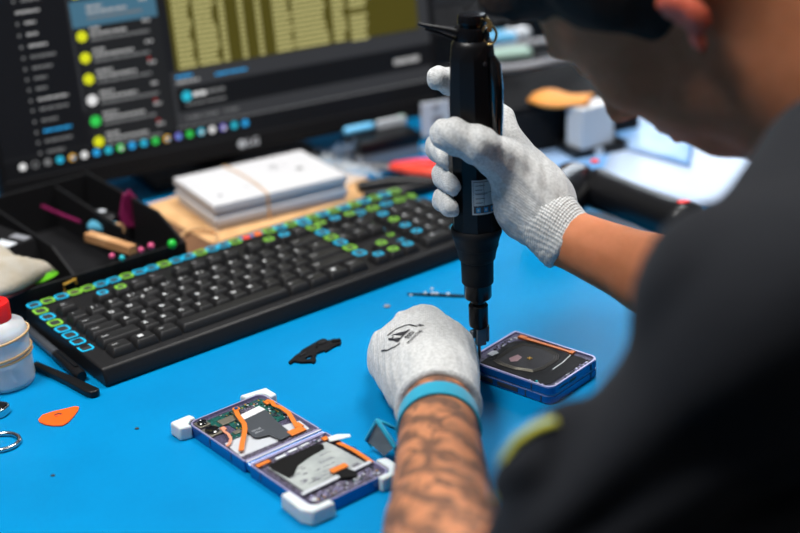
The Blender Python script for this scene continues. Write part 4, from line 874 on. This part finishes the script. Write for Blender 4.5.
# ================================================================== PERSON
def glove_material(name, axis, scale, rib):
    m = mat(name, srgb(196, 197, 196), .92, sheen=.3)
    nt = m.node_tree; N = nt.nodes; L = nt.links; b = N['Principled BSDF']; tc = N.new('ShaderNodeTexCoord')
    n1 = N.new('ShaderNodeTexNoise'); n1.inputs['Scale'].default_value = 420; n1.inputs['Detail'].default_value = 2
    n2 = N.new('ShaderNodeTexNoise'); n2.inputs['Scale'].default_value = 85; n2.inputs['Detail'].default_value = 3
    for n in (n1, n2): L.new(tc.outputs['Object'], n.inputs['Vector'])
    r1 = N.new('ShaderNodeMapRange'); r1.inputs[1].default_value = .35; r1.inputs[2].default_value = .65; L.new(n1.outputs['Fac'], r1.inputs[0])
    r2 = N.new('ShaderNodeMapRange'); r2.inputs[1].default_value = .58; r2.inputs[2].default_value = .75; L.new(n2.outputs['Fac'], r2.inputs[0])
    a = N.new('ShaderNodeMix'); a.data_type = 'RGBA'; a.inputs[6].default_value = (*srgb(182, 183, 182), 1); a.inputs[7].default_value = (*srgb(208, 209, 208), 1); L.new(r1.outputs[0], a.inputs[0])
    c = N.new('ShaderNodeMix'); c.data_type = 'RGBA'; c.inputs[7].default_value = (*srgb(160, 158, 152), 1); L.new(a.outputs[2], c.inputs[6]); 
    mm = N.new('ShaderNodeMath'); mm.operation = 'MULTIPLY'; mm.inputs[1].default_value = .4; L.new(r2.outputs[0], mm.inputs[0]); L.new(mm.outputs[0], c.inputs[0]); L.new(c.outputs[2], b.inputs['Base Color'])
    # knitted rows across and along the arm
    ax = Vector(axis).normalized(); q = ax.rotation_difference(Vector((1, 0, 0))).to_euler()
    mp = N.new('ShaderNodeMapping'); mp.inputs['Rotation'].default_value = q; L.new(tc.outputs['Object'], mp.inputs['Vector'])
    hs = []
    for d_, s_ in (('X', scale), ('Y', scale*.8)):
        wv = N.new('ShaderNodeTexWave'); wv.bands_direction = d_; wv.inputs['Scale'].default_value = s_; wv.inputs['Distortion'].default_value = 1.2; wv.inputs['Detail'].default_value = 1; L.new(mp.outputs[0], wv.inputs['Vector']); hs.append(wv)
    ad = N.new('ShaderNodeMath'); ad.operation = 'ADD'; L.new(hs[0].outputs['Fac'], ad.inputs[0]); L.new(hs[1].outputs['Fac'], ad.inputs[1])
    ad2 = N.new('ShaderNodeMath'); ad2.operation = 'MULTIPLY_ADD'; ad2.inputs[1].default_value = rib; L.new(ad.outputs[0], ad2.inputs[0]); L.new(n1.outputs['Fac'], ad2.inputs[2])
    bp = N.new('ShaderNodeBump'); bp.inputs['Strength'].default_value = .55; bp.inputs['Distance'].default_value = .0007; L.new(ad2.outputs[0], bp.inputs['Height']); L.new(bp.outputs[0], b.inputs['Normal'])
    return m
skin = mat('skin', (.52, .190, .090), .65, spec=.15, sss=.25, noise=(70, (.46, .165, .075), .4, .65), bump=(500, .15, .0005))
earm = mat('backlit_ear_skin', (.66, .13, .07), .5, sss=.5)  # redder base colour paints in the light shining through the ears
# tattooed skin: dark grey ink in broad curling shapes
tat = mat('tattooed_skin', (.52, .205, .095), .6, spec=.3, sss=.15)
nt = tat.node_tree; N = nt.nodes; L = nt.links; b = N['Principled BSDF']; tc = N.new('ShaderNodeTexCoord')
wv = N.new('ShaderNodeTexWave'); wv.inputs['Scale'].default_value = 17; wv.inputs['Distortion'].default_value = 8; wv.inputs['Detail Roughness'].default_value = .7; wv.inputs['Detail'].default_value = 3; wv.inputs['Detail Scale'].default_value = 1.2; wv.bands_direction = 'DIAGONAL'
n2 = N.new('ShaderNodeTexNoise'); n2.inputs['Scale'].default_value = 36; n2.inputs['Detail'].default_value = 6; n2.inputs['Roughness'].default_value = .65
L.new(tc.outputs['Object'], wv.inputs['Vector']); L.new(tc.outputs['Object'], n2.inputs['Vector'])
ml = N.new('ShaderNodeMath'); ml.operation = 'MULTIPLY_ADD'; ml.inputs[1].default_value = .38; L.new(wv.outputs['Fac'], ml.inputs[0]); L.new(n2.outputs['Fac'], ml.inputs[2])
n3 = N.new('ShaderNodeTexNoise'); n3.inputs['Scale'].default_value = 26; n3.inputs['Detail'].default_value = 1.5; n3.inputs['Distortion'].default_value = 1.2; L.new(tc.outputs['Object'], n3.inputs['Vector'])
sb = N.new('ShaderNodeMath'); sb.operation = 'SUBTRACT'; sb.inputs[1].default_value = .5; L.new(n3.outputs['Fac'], sb.inputs[0]); ab = N.new('ShaderNodeMath'); ab.operation = 'ABSOLUTE'; L.new(sb.outputs[0], ab.inputs[0])
ln = N.new('ShaderNodeMapRange'); ln.inputs[1].default_value = .012; ln.inputs[2].default_value = .030; ln.inputs[3].default_value = .8; ln.inputs[4].default_value = 0; L.new(ab.outputs[0], ln.inputs[0])
r = N.new('ShaderNodeMapRange'); r.inputs[1].default_value = .52; r.inputs[2].default_value = .86; r.inputs[4].default_value = .75; L.new(ml.outputs[0], r.inputs[0])
mx = N.new('ShaderNodeMix'); mx.data_type = 'RGBA'; mx.inputs[6].default_value = (.52, .215, .105, 1); mx.inputs[7].default_value = (.060, .046, .040, 1); mxx = N.new('ShaderNodeMath'); mxx.operation = 'MAXIMUM'; L.new(r.outputs[0], mxx.inputs[0]); L.new(ln.outputs[0], mxx.inputs[1]); L.new(mxx.outputs[0], mx.inputs[0]); L.new(mx.outputs[2], b.inputs['Base Color'])
A = lambda *p: np.array(p, float)
PB = np.array([.46, .60, ZF+.47])          # seat point
person = thing('person', 'person in black polo and grey gloves bowed over the bench, left forearm tattooed', 'person', (PB[0], PB[1], ZF))
OFF = np.array([PB[0], PB[1], ZF])
# arms
WL = at(438, 402, .045); AL = dp(443, 533, .86); EL = dp(466, 640, .74)
SL = dp(772, 330, .66)
HM = dp(590, 503, .685); HE = dp(550, 645, .70); HB = dp(566, 545, .69)
WR = dp(562, 236, 1.085); ARm = dp(655, 276, 1.045); ER = dp(770, 330, .98); SR = A(.50, .97, .17)
UC = A(.34, .80, .19); NB = A(.33, .84, .24)
# head frame
HR_ = np.array([[.485, -.465, -.741], [.845, .472, .254], [.23, -.749, .622]]); HC = A(.194, .896, .367)
uu, ss, vv = np.linalg.svd(HR_); HR = uu@vv
Hd = lambda x, y, z: HC+HR@A(x, y, z)
def Eh(c, r, k=.012, tilt=0.):
    Rm = HR
    if tilt: ct, st_ = math.cos(tilt), math.sin(tilt); Rm = HR@np.array([[1, 0, 0], [0, ct, -st_], [0, st_, ct]])
    return Ell(Hd(*c), r, Rm, k)
head = [Eh((0, -.010, .030), (.074, .092, .082), .0), Eh((0, .040, .015), (.066, .058, .070), .02), Eh((0, .050, -.050), (.053, .050, .055), .025), Eh((0, .066, -.095), (.030, .026, .024), .022),
        Eh((-.042, .022, -.070), (.020, .045, .026), .02, .5), Eh((.042, .022, -.070), (.020, .045, .026), .02, .5),
        Eh((-.032, .066, -.022), (.026, .026, .022), .014), Eh((.032, .066, -.022), (.026, .026, .022), .014),
        Eh((0, .086, .028), (.046, .014, .012), .012), Cut(Hd(-.031, .104, .008), (.019, .020, .012), HR, .008), Cut(Hd(.031, .104, .008), (.019, .020, .012), HR, .008),
        Eh((-.031, .080, .006), (.013, .013, .011), .003), Eh((.031, .080, .006), (.013, .013, .011), .003),
        Cone(Hd(0, .094, .016), Hd(0, .114, -.030), .008, .011, .010), Eh((0, .118, -.034), (.012, .012, .010), .006), Eh((-.012, .104, -.038), (.008, .010, .007), .005), Eh((.012, .104, -.038), (.008, .010, .007), .005),
        Eh((0, .096, -.062), (.024, .012, .006), .005), Eh((0, .094, -.074), (.022, .012, .007), .005), Cut(Hd(0, .112, -.068), (.022, .010, .0015), HR, .003),
        Cone(Hd(0, -.030, -.030), NB, .058, .066, .03), Cone(Hd(0, .0, -.080), NB, .048, .06, .03)]
for sx in (-1, 1):
    head += [Eh((sx*.078, -.022, -.016), (.007, .012, .021), .005, -.25), Cut(Hd(sx*.085, -.017, -.014), (.004, .006, .012), HR, .004), Eh((sx*.076, -.010, -.036), (.006, .007, .008), .005)]
torso = [Cone(UC, A(.41, .72, .02), .078, .125, .05), Cone(A(.41, .72, .02), A(.46, .62, -.20), .125, .14, .05), Cone(UC, SL+A(.02, .03, -.01), .066, .050, .03), Cone(UC, SR, .072, .055, .05)]
hipL = A(.38, .56, -.26); hipR = A(.53, .67, -.26); fw = A(-.61, .79, 0)
kneeL = hipL+fw*.40+A(-.06, -.04, .0); kneeR = hipR+fw*.40+A(.05, .04, 0); ankL = A(kneeL[0]+.03, kneeL[1]-.02, ZF+.09); ankR = A(kneeR[0], kneeR[1], ZF+.09)
legs = [Cone(A(.46, .62, -.20), hipL, .13, .10, .04), Cone(A(.46, .62, -.20), hipR, .13, .10, .04)]
for hp, kn, an in ((hipL, kneeL, ankL), (hipR, kneeR, ankR)): legs += [Cone(hp, kn, .085, .058, .03), Cone(kn, an, .055, .037, .02)]
armL = [Cone(WL+ (WL-AL)*.18, WL, .019, .0245, .01), Cone(WL, AL, .0265, .0360, .01), Cone(AL, EL, .0360, .037, .01), Cone(EL, HM, .034, .030, .01), Cone(HM, SL, .028, .046, .01)]
armR = [Cone(WR+(WR-ARm)*.3, WR, .015, .0195, .01), Cone(WR, ARm, .0228, .0300, .01), Cone(ARm, ER, .0300, .036, .01), Cone(ER, SR, .040, .050, .01)]
hands_in = [Cone(WL+(WL-AL)*.15, at(428, 352, .045), .020, .026, .02, ), Cone(WR+(WR-ARm)*.25, dp(518, 180, 1.115), .015, .018, .01)]
dirL = (WL-AL)/np.linalg.norm(WL-AL)
EARS = [Hd(sx*.078, -.020, -.020) for sx in (-1, 1)]
def pick(c):
    t = (c-WL)@(-dirL); dline = np.linalg.norm(c-WL-np.outer((c-WL)@dirL, dirL), axis=1)
    return ((t > .004) & (t < .36) & (dline < .07) & (c[:, 2] < .25) & (c[:, 0] < .12) & (np.abs((c-WL)@dirL) < .36)).astype(int)+2*(np.min([np.linalg.norm((c-e)@HR*np.array([2.4, 1.3, .8]), axis=1) for e in EARS], axis=0) < .022)
body, BV, BQ = sdf_obj('body', head+torso+legs+armL+armR+hands_in, .0048, [skin, tat, earm], person, pick=pick, off=OFF)
# hair: shell over the skull
hair = [Eh((0, -.016, .036), (.083, .100, .089), .0), Eh((0, .040, .072), (.064, .060, .040), .02), Eh((0, .080, .078), (.045, .028, .022), .02), Eh((-.03, .085, .072), (.026, .022, .020), .02), Eh((-.074, .012, .040), (.012, .022, .034), .01), Eh((.074, .012, .040), (.012, .022, .034), .01)]
def hair_cut(F, X, Y, Z):
    q = [(X-HC[0])*HR[0, i]+(Y-HC[1])*HR[1, i]+(Z-HC[2])*HR[2, i] for i in range(3)]
    # hairline plane rising towards the forehead, plus hair strands
    line = (q[1]-.045)-.48*(q[2]+.010)
    low = np.where(q[1] > -.012, -.018, np.maximum(-.018+(q[1]+.012)*2.2, -.062))-q[2]
    G = np.maximum(np.maximum(F, line*.85), low)
    e = np.sqrt(((np.abs(q[0])-.082)/.5)**2+(q[1]+.019)**2+((q[2]+.016)/1.25)**2)-.017
    G = np.maximum(G, -e)
    return G+.0016*np.sin(190*q[0]+60*q[1])*np.sin(90*q[2]+40*q[1])
sdf_obj('hair', hair, .004, M['hair'], person, extra=hair_cut, off=OFF)
# eyes
for sx in (-1, 1):
    p = Hd(sx*.031, .0843, .005)-OFF; m = MB(); m.ball(p, .0086, 0, 12); m.ball(p+HR@A(0, .0040, -.0015), .0052, 1, 10); m.build('eye', [M['white_pl'], M['ink']], body, smooth=80)
    m = MB(); m.tube([Vector(Hd(sx*(.014+.007*k_), .0985-.0016*k_*k_, .024+.002*math.sin(k_))-OFF) for k_ in range(6)], [.002, .003, .0032, .003, .0024, .001], 6); m.build('eyebrow', M['hair'], body, smooth=80)
# shirt
shirt = [Cone(UC, A(.41, .72, .02), .092, .138, .05), Cone(A(.41, .72, .02), A(.45, .64, -.16), .138, .145, .05), Cone(UC, SL, .080, .060, .03), Cone(SL, dp(842, 190, .76), .060, .054, .02), Cone(UC, SR, .086, .064, .05),
         Cone(SL, dp(651, 447, .677), .060, .0385, .02), Cone(dp(651, 447, .677), HM, .0385, .0350, .02), Cone(HM, HB, .035, .035, .02), Cone(dp(563, 478, .684), dp(590, 445, .68), .0285, .0210, .012), Cone(HB, HE, .035, .040, .02), Cone(UC, dp(760, 600, .74), .085, .085, .05), Cone(dp(760, 600, .74), A(.41, .72, .02), .085, .13, .05), Cone(SR, ER+(SR-ER)*.18, .060, .056, .03), Cone(UC, NB+A(-.004, .0, .02), .086, .074, .03)]
fo = dp(560, 470, .68); fd = [dp(*p, .66)-fo for p in ((800, 250), )]
ax1 = (SL-HM)/np.linalg.norm(SL-HM); vd = _F/np.linalg.norm(_F); sd = np.cross(ax1, vd)
def folds(F, X, Y, Z):
    x = (X-HM[0])*ax1[0]+(Y-HM[1])*ax1[1]+(Z-HM[2])*ax1[2]; y = (X-HM[0])*sd[0]+(Y-HM[1])*sd[1]+(Z-HM[2])*sd[2]
    r = .02+np.maximum(x, 0)
    ph = y/(r+.06)*13+1.5*np.sin(9*x)
    return F-.0085*(np.abs(np.sin(ph*.7))**1.3-.45)*np.clip(1.2-np.abs(x-.1)*2.2, .2, 1)-.002*np.sin(31*X+22*Z)*np.sin(27*Y)
so, SV, SQ = sdf_obj('polo_shirt', shirt, .0052, M['shirt'], person, extra=folds, off=OFF)
# collar
m = MB(); cn = (NB-UC)/np.linalg.norm(NB-UC); cdir = (Hd(0, -.01, -.09)-NB); cdir = cdir/np.linalg.norm(cdir); q = Vector(cdir).to_track_quat('Z', 'Y'); n = 28
rs = []
for r_, h0 in ((.076, -.018), (.078, .000), (.074, .024), (.070, .025), (.069, .0), (.068, -.018)): rs.append([Vector(NB-OFF)+Vector(cdir)*(h0+.008*math.cos(2*PI*i/n))+q @ Vector((r_*math.cos(2*PI*i/n), r_*math.sin(2*PI*i/n), 0)) for i in range(n)])
m.rings(rs, close=False, loop=True); m.build('collar', M['shirt'], so, smooth=60)
# sleeve piping: yellow and pale blue trim along the sleeve opening
pp = [(497, 498, .690), (499, 478, .684), (506, 457, .678), (518, 440, .672), (536, 428, .667), (556, 421, .662)]
P = [Vector(dp(*p)-OFF) for p in pp]; P2_ = [Vector(dp(x_-4.5, y_-3, t_+.002)-OFF) for x_, y_, t_ in pp]
m = MB(); m.tube(P, .0019, 8); m.build('yellow_piping', M['yellow'], so, smooth=70); m = MB(); m.tube(P2_, .0015, 8); m.build('blue_piping', M['skyb'], so, smooth=70)
# trousers, shoes, stool
tr = [Cone(A(.46, .62, -.17), A(.46, .62, -.22), .150, .152, .03), Cone(A(.46, .62, -.22), hipL, .145, .112, .04), Cone(A(.46, .62, -.22), hipR, .145, .112, .04)]
for hp, kn, an in ((hipL, kneeL, ankL), (hipR, kneeR, ankR)): tr += [Cone(hp, kn, .098, .072, .03), Cone(kn, an+A(0, 0, .02), .068, .056, .02)]
sdf_obj('trousers', tr, .010, M['trouser'], person, off=OFF)
for an in (ankL, ankR):
    sdf_obj('shoe', [Cone(an+A(0, 0, -.035)-fw*.03, an+A(0, 0, -.045)+fw*.15, .045, .036, .02), Cone(an+A(0, 0, .0), an+A(0, 0, -.04), .046, .050, .02)], .009, M['shoe'], person, extra=lambda F, X, Y, Z: np.maximum(F, ZF+.003-Z), off=OFF)
stl = thing('work_stool', 'round black work stool under the seated person', 'stool', (.47, .60, ZF))
m = MB(); m.lathe([(.16, .345), (.175, .352), (.175, .378), (.16, .388)], seg=32); m.build('seat', M['rubber'], stl, smooth=50)
m = MB(); m.cyl((0, 0, .06), (0, 0, .346), .025); m.build('post', M['steel'], stl, smooth=50)
for k_ in range(5):
    a_ = k_*2*PI/5; m = MB(); m.tube([(0, 0, .075), (.24*math.cos(a_), .24*math.sin(a_), .055)], .016, 8); o = m.build('leg', M['black'], stl, smooth=60)
    m = MB(); m.ball((.24*math.cos(a_), .24*math.sin(a_), .0255), .025, seg=12); m.build('caster', M['black'], o, smooth=80)
# ------------------------------------------------------------------ gloves
fk = .0016
def chain(pts, rs, k=.004):
    return [Cone(pts[i], pts[i+1], rs[i], rs[i+1], k) for i in range(len(pts)-1)]
# right glove
fk = .0004
wr = dp(563, 236, 1.085); pc = dp(520, 182, 1.108)
palmR = [Cone(dp(548, 222, 1.088), dp(522, 196, 1.10), .0245, .0270, .01), Cone(dp(530, 196, 1.098), dp(501, 122, 1.130), .0240, .0108, .02), Cone(dp(537, 202, 1.105), dp(511, 160, 1.14), .0225, .0145, .02),
         Cone(dp(541, 213, 1.110), dp(520, 200, 1.142), .0215, .0125, .02), Cone(dp(531, 194, 1.095), dp(505, 160, 1.080), .0210, .0165, .02)]
thumb = chain([dp(504, 163, 1.080), dp(478, 145, 1.058), dp(454, 136, 1.058), dp(445, 134.5, 1.060)], [.0172, .0142, .0130, .0122], .006)
rfing = Grp([
    Grp(chain([dp(499, 120, 1.132), dp(482, 97, 1.140), dp(452, 82, 1.124), dp(438, 78, 1.112)], [.0112, .0112, .0106, .0098]), fk),
    Grp(chain([dp(505, 148, 1.142), dp(472, 140, 1.152), dp(440, 147, 1.124), dp(450, 158, 1.092)], [.0130, .0110, .0118, .0100]), fk),
    Grp(chain([dp(505, 172, 1.142), dp(474, 170, 1.148), dp(446, 175, 1.114), dp(456, 184, 1.088)], [.0130, .0108, .0112, .0100]), fk),
    Grp(chain([dp(505, 196, 1.138), dp(476, 194, 1.143), dp(445, 200, 1.116), dp(452, 207, 1.094)], [.0120, .0100, .0096, .0088]), fk)], .010)
gR = glove_material('glove_knit_right', WR-ARm, 260, .5); gRc = glove_material('glove_cuff_right', WR-ARm, 150, 1.1)
handR = [Grp(palmR, .008), rfing, Grp(thumb, .009)]
def wrk(F, X, Y, Z): return F+.0007*np.sin(420*X+160*Z)*np.sin(300*Z-120*Y)
dR = (wr-dp(548, 222, 1.088)); dR = dR/np.linalg.norm(dR)
def near_tool(F, X, Y, Z):                 # the palm presses against the tool without entering it
    px, py, pz = X-T0_[0], Y-T0_[1], Z-T0_[2]; t = px*AX[0]+py*AX[1]+pz*AX[2]
    d = np.sqrt((px-t*AX[0])**2+(py-t*AX[1])**2+(pz-t*AX[2])**2)-.0203
    return -smin(-wrk(F, X, Y, Z), d, .002)
go, GV, GQ = sdf_obj('glove', handR, .0015, gR, person, extra=near_tool, off=OFF)
go['label'] = 'grey knitted glove gripping the driver'
cuff = [Cone(dp(536, 207, 1.093), dp(549, 221, 1.088), .0262, .0252, .006), Cone(dp(549, 221, 1.088), dp(563, 237, 1.085), .0252, .0262, .006)]
cN = dp(564, 238, 1.085)
def cuffx(F, X, Y, Z):
    a = (X-cN[0])*dR[0]+(Y-cN[1])*dR[1]+(Z-cN[2])*dR[2]; f = F+.0003*np.sin(a*1200)-.0008*np.exp(-((a-.006)/.003)**2)
    return np.maximum(f, a-.009)
sdf_obj('glove_cuff', cuff, .0016, gRc, go, extra=cuffx, off=OFF)
go.children[0]['label'] = 'ribbed grey cuff'
# left glove
gL = glove_material('glove_knit_left', WL-AL, 260, .5)
palmL = [Cone(at(436, 384, .046), at(443, 352, .046), .0285, .0240, .02), Cone(at(430, 384, .044), at(410, 348, .044), .0290, .0250, .02), Cone(at(430, 360, .045), at(424, 328, .046), .0280, .0200, .02), Cone(at(420, 380, .040), at(392, 362, .034), .0260, .0190, .02)]
lf = Grp([
    Grp(chain([at(452, 352, .044), at(457, 342, .030), at(455, 342, .014), at(447, 345, .0115)], [.0150, .0120, .0110, .0100]), fk),
    Grp(chain([at(432, 338, .046), at(430, 324, .030), at(426, 328, .014), at(424, 340, .0110)], [.0160, .0135, .0115, .0100]), fk),
    Grp(chain([at(412, 338, .046), at(408, 326, .030), at(404, 330, .014), at(406, 344, .0110)], [.0160, .0135, .0115, .0100]), fk),
    Grp(chain([at(394, 352, .040), at(387, 344, .027), at(386, 350, .013), at(392, 362, .0105)], [.0155, .0135, .0110, .0100]), fk)], .012)
thL = Grp(chain([at(458, 380, .036), at(462, 364, .028), at(463, 354, .024), at(462, 349, .023)], [.0150, .0125, .0105, .0092]), .012)
fk = .0015
o1, LV, LQ = sdf_obj('glove', [Grp(palmL, .02), lf, thL, Cone(at(438, 400, .045), at(437, 384, .046), .0300, .0300, .01)], .0021, gL, person, extra=lambda F, X, Y, Z: np.maximum(wrk(F, X, Y, Z), np.maximum(.0006-Z, ((X-WL[0])*-dirL[0]+(Y-WL[1])*-dirL[1]+(Z-WL[2])*-dirL[2])-.0085)), off=OFF)
o1['label'] = 'grey knitted glove with a black printed mark, resting on the mat'
# rolled rim
ctr = WL-dirL*.0080; q = Vector(dirL).to_track_quat('Z', 'Y'); m = MB()
m.tube([Vector(ctr-OFF)+q @ Vector((.0290*math.cos(a_), .0290*math.sin(a_), .0006*math.sin(5*a_))) for a_ in [k_*PI/20 for k_ in range(40)]], .0042, 10, loop=True, up=tuple(dirL)); m.build('glove_cuff', gL, o1, smooth=80)
# printed mark on the back of the glove
bvh = BVHTree.FromPolygons([tuple(v) for v in LV], [tuple(f) for f in LQ])
mc = at(397, 338, .07); mu_ = (at(409, 331, .07)-at(392, 340, .07)); mu_[2] = 0; mu_ = mu_/np.linalg.norm(mu_); mv = np.cross(A(0, 0, 1), mu_)
pr = MB()
_h = bvh.ray_cast(Vector((mc[0], mc[1], .16)), Vector((0, 0, -1))); mp_, mn_ = _h[0], (_h[1]+Vector((0, -.25, .3))).normalized()
mU = Vector(mu_)-mn_*mn_.dot(Vector(mu_)); mU.normalize(); mV = mn_.cross(mU)
def onto(x_, y_):
    s_ = mp_+(mU*x_*1.15+mV*y_*1.75)*.00122+mn_*.03; h = bvh.ray_cast(s_, -mn_)
    if h[0] is None: return mp_-Vector(OFF)
    return h[0]+mn_*.0006-Vector(OFF)
def stroke(pts, wd=.9):
    for i in range(len(pts)-1):
        (x0, y0), (x1, y1) = pts[i], pts[i+1]; L_ = math.hypot(x1-x0, y1-y0); n_ = max(1, int(L_/1.5)); nx, ny = -(y1-y0)/L_*wd/2, (x1-x0)/L_*wd/2
        for k_ in range(n_):
            a_, b_ = k_/n_, (k_+1)/n_+.02; xa, ya, xb, yb = x0+(x1-x0)*a_, y0+(y1-y0)*a_, x0+(x1-x0)*b_, y0+(y1-y0)*b_
            pr.quad(onto(xa-nx, ya-ny), onto(xb-nx, yb-ny), onto(xb+nx, yb+ny), onto(xa+nx, ya+ny))
def patch(poly, n=6):
    c_ = (sum(p[0] for p in poly)/len(poly), sum(p[1] for p in poly)/len(poly))
    for i in range(len(poly)):
        a_, b_ = poly[i], poly[(i+1) % len(poly)]
        for k_ in range(n):
            f0, f1 = k_/n, (k_+1)/n; q0 = [(c_[0]+(p[0]-c_[0])*f0, c_[1]+(p[1]-c_[1])*f0) for p in (a_, b_)]; q1 = [(c_[0]+(p[0]-c_[0])*f1, c_[1]+(p[1]-c_[1])*f1) for p in (a_, b_)]
            pr.quad(onto(*q0[0]), onto(*q1[0]), onto(*q1[1]), onto(*q0[1]))
patch([(-5, -3.2), (-1.5, -3.2), (-.5, 5), (-2.2, 3.8)]); patch([(.6, -3.4), (5.5, -3.2), (1.2, 4.4)]); stroke([(-5, -3.4), (5.8, -3.4)], .9); stroke([(-2.6, 1.5), (-.3, 1.8)], .8)
stroke([(-8+3*0, 5.5-9*0), (-9.4, 1), (-8.6, -3.5), (-6, -5.6)], .8); stroke([(9.5, -5.5), (10.6, -1), (9.6, 3), (6, 6), (2, 7)], .9)
def wtext(t_, size, x_, y_):
    vs, fs = text_geo(t_, 'CENTER', .02); pr.add([onto(x_+a_*size, y_+b_*size) for a_, b_ in vs], fs)
wtext('ESD', 3.6, 1.5, -6.4); wtext('PROTECTIVE', 2.2, .5, -9.6); wtext('M', 3.2, 11.5, -6.0)
pr.build('printed_mark', M['ink'], o1)
# wristband, with its folded tail standing beside the arm
bc_ = WL-dirL*.0370; m = MB(); n = 40; rs = []
for k_ in range(n):
    a_ = 2*PI*k_/n; e1 = q @ Vector((math.cos(a_), math.sin(a_), 0)); ctrp = Vector(bc_-OFF)
    rs.append([ctrp+e1*.0290-Vector(dirL)*.0105, ctrp+e1*.0312-Vector(dirL)*.0108, ctrp+e1*.0302+Vector(dirL)*.0108, ctrp+e1*.0280+Vector(dirL)*.0105])
m.rings(rs, loop=True); wb = m.build('wristband', M['teal_band'], person, bevel=.0006); wb['label'] = 'cyan elastic wrist strap'
def wp(x_, y_, z_): return Vector(at(x_, y_, z_)-OFF)
a0, a1, a2, a3 = wp(366, 440, .010), wp(377, 420, .034), wp(395, 447, .018), wp(398, 462, .004)
m = MB(); m.tube([wp(398, 430, .02), a1+Vector((.004, 0, -.002)), a1, a0, wp(372, 447, .004)], .0013, 8); m.tube([a1, a2, a3], .0019, 8); m.build('strap_edge', M['teal_band'], wb, smooth=60)
m = MB(); t0 = Vector((0, .0015, 0)); vs = [a0, a1, a2, wp(384, 456, .005)]; m.add([v for v in vs]+[v+t0 for v in vs], [(0, 1, 2, 3), (7, 6, 5, 4), (0, 4, 5, 1), (1, 5, 6, 2), (2, 6, 7, 3), (3, 7, 4, 0)]); m.build('velcro_tail', M['velcro'], wb)
# ================================================================== LIGHT
def lamp(s, t_, sx, sy, lab):
    o = thing('ceiling_light', lab, 'ceiling light', tuple(B(s, t_, ZC)), TH, 'ceiling light panels')
    m = MB(); m.box((0, 0, -.02), (sx+.04, sy+.04, .04)); m.build('frame', M['white_pl'], o); m = MB(); m.box((0, 0, -.0415), (sx, sy, .003)); m.build('diffuser', M['diffuser'], o)
def area(name, loc, look, sx, sy, pw, col=(1, 1, 1)):
    l = bpy.data.lights.new(name, 'AREA'); l.shape = 'RECTANGLE'; l.size = sx; l.size_y = sy; l.energy = pw; l.color = col
    o = bpy.data.objects.new(name, l); COL.objects.link(o); o.location = loc; d = Vector(look)-Vector(loc); o.rotation_euler = d.to_track_quat('-Z', 'Y').to_euler(); return o
for s, t_, pw, lab in ((-.5, .5, 42, 'square ceiling light panel above the left half of the bench'), (.9, .5, 31, 'square ceiling light panel above the right half of the bench'), (.2, -1.2, 1.5, 'square ceiling light panel behind the person')):
    lamp(s, t_, .6, .6, lab); p = B(s, t_, ZC-.05); area('panel_light', tuple(p), (p[0], p[1], 0), .6, .6, pw, (1, .98, .95))
p = B((WS0+WS1)/2, T1+.13, (WZ0+WZ1)/2); area('window_light', tuple(p), tuple(p-EV), WS1-WS0, WZ1-WZ0, 11, (.86, .93, 1))
wd = bpy.data.worlds.new('World'); sc.world = wd; wd.use_nodes = True; wd.node_tree.nodes['Background'].inputs[0].default_value = (.75, .85, 1, 1); wd.node_tree.nodes['Background'].inputs[1].default_value = 1.5
# ================================================================== CAMERA
cd = bpy.data.cameras.new('Camera'); cam = bpy.data.objects.new('Camera', cd); COL.objects.link(cam); sc.camera = cam
cam.matrix_world = Matrix(((_R[0], _U[0], -_F[0], 0), (_R[1], _U[1], -_F[1], 0), (_R[2], _U[2], -_F[2], CAMZ), (0, 0, 0, 1)))
cd.sensor_width = 36; cd.lens = FPX/800*36; cd.clip_start = .02
cd.dof.use_dof = True; cd.dof.focus_distance = 1.13; cd.dof.aperture_fstop = 2.9; cd.dof.aperture_blades = 0
sc.view_settings.view_transform = 'Standard'; sc.view_settings.look = 'None'; sc.view_settings.exposure = .08; sc.view_settings.gamma = 1
sc.cycles.max_bounces = 8; sc.cycles.transparent_max_bounces = 12
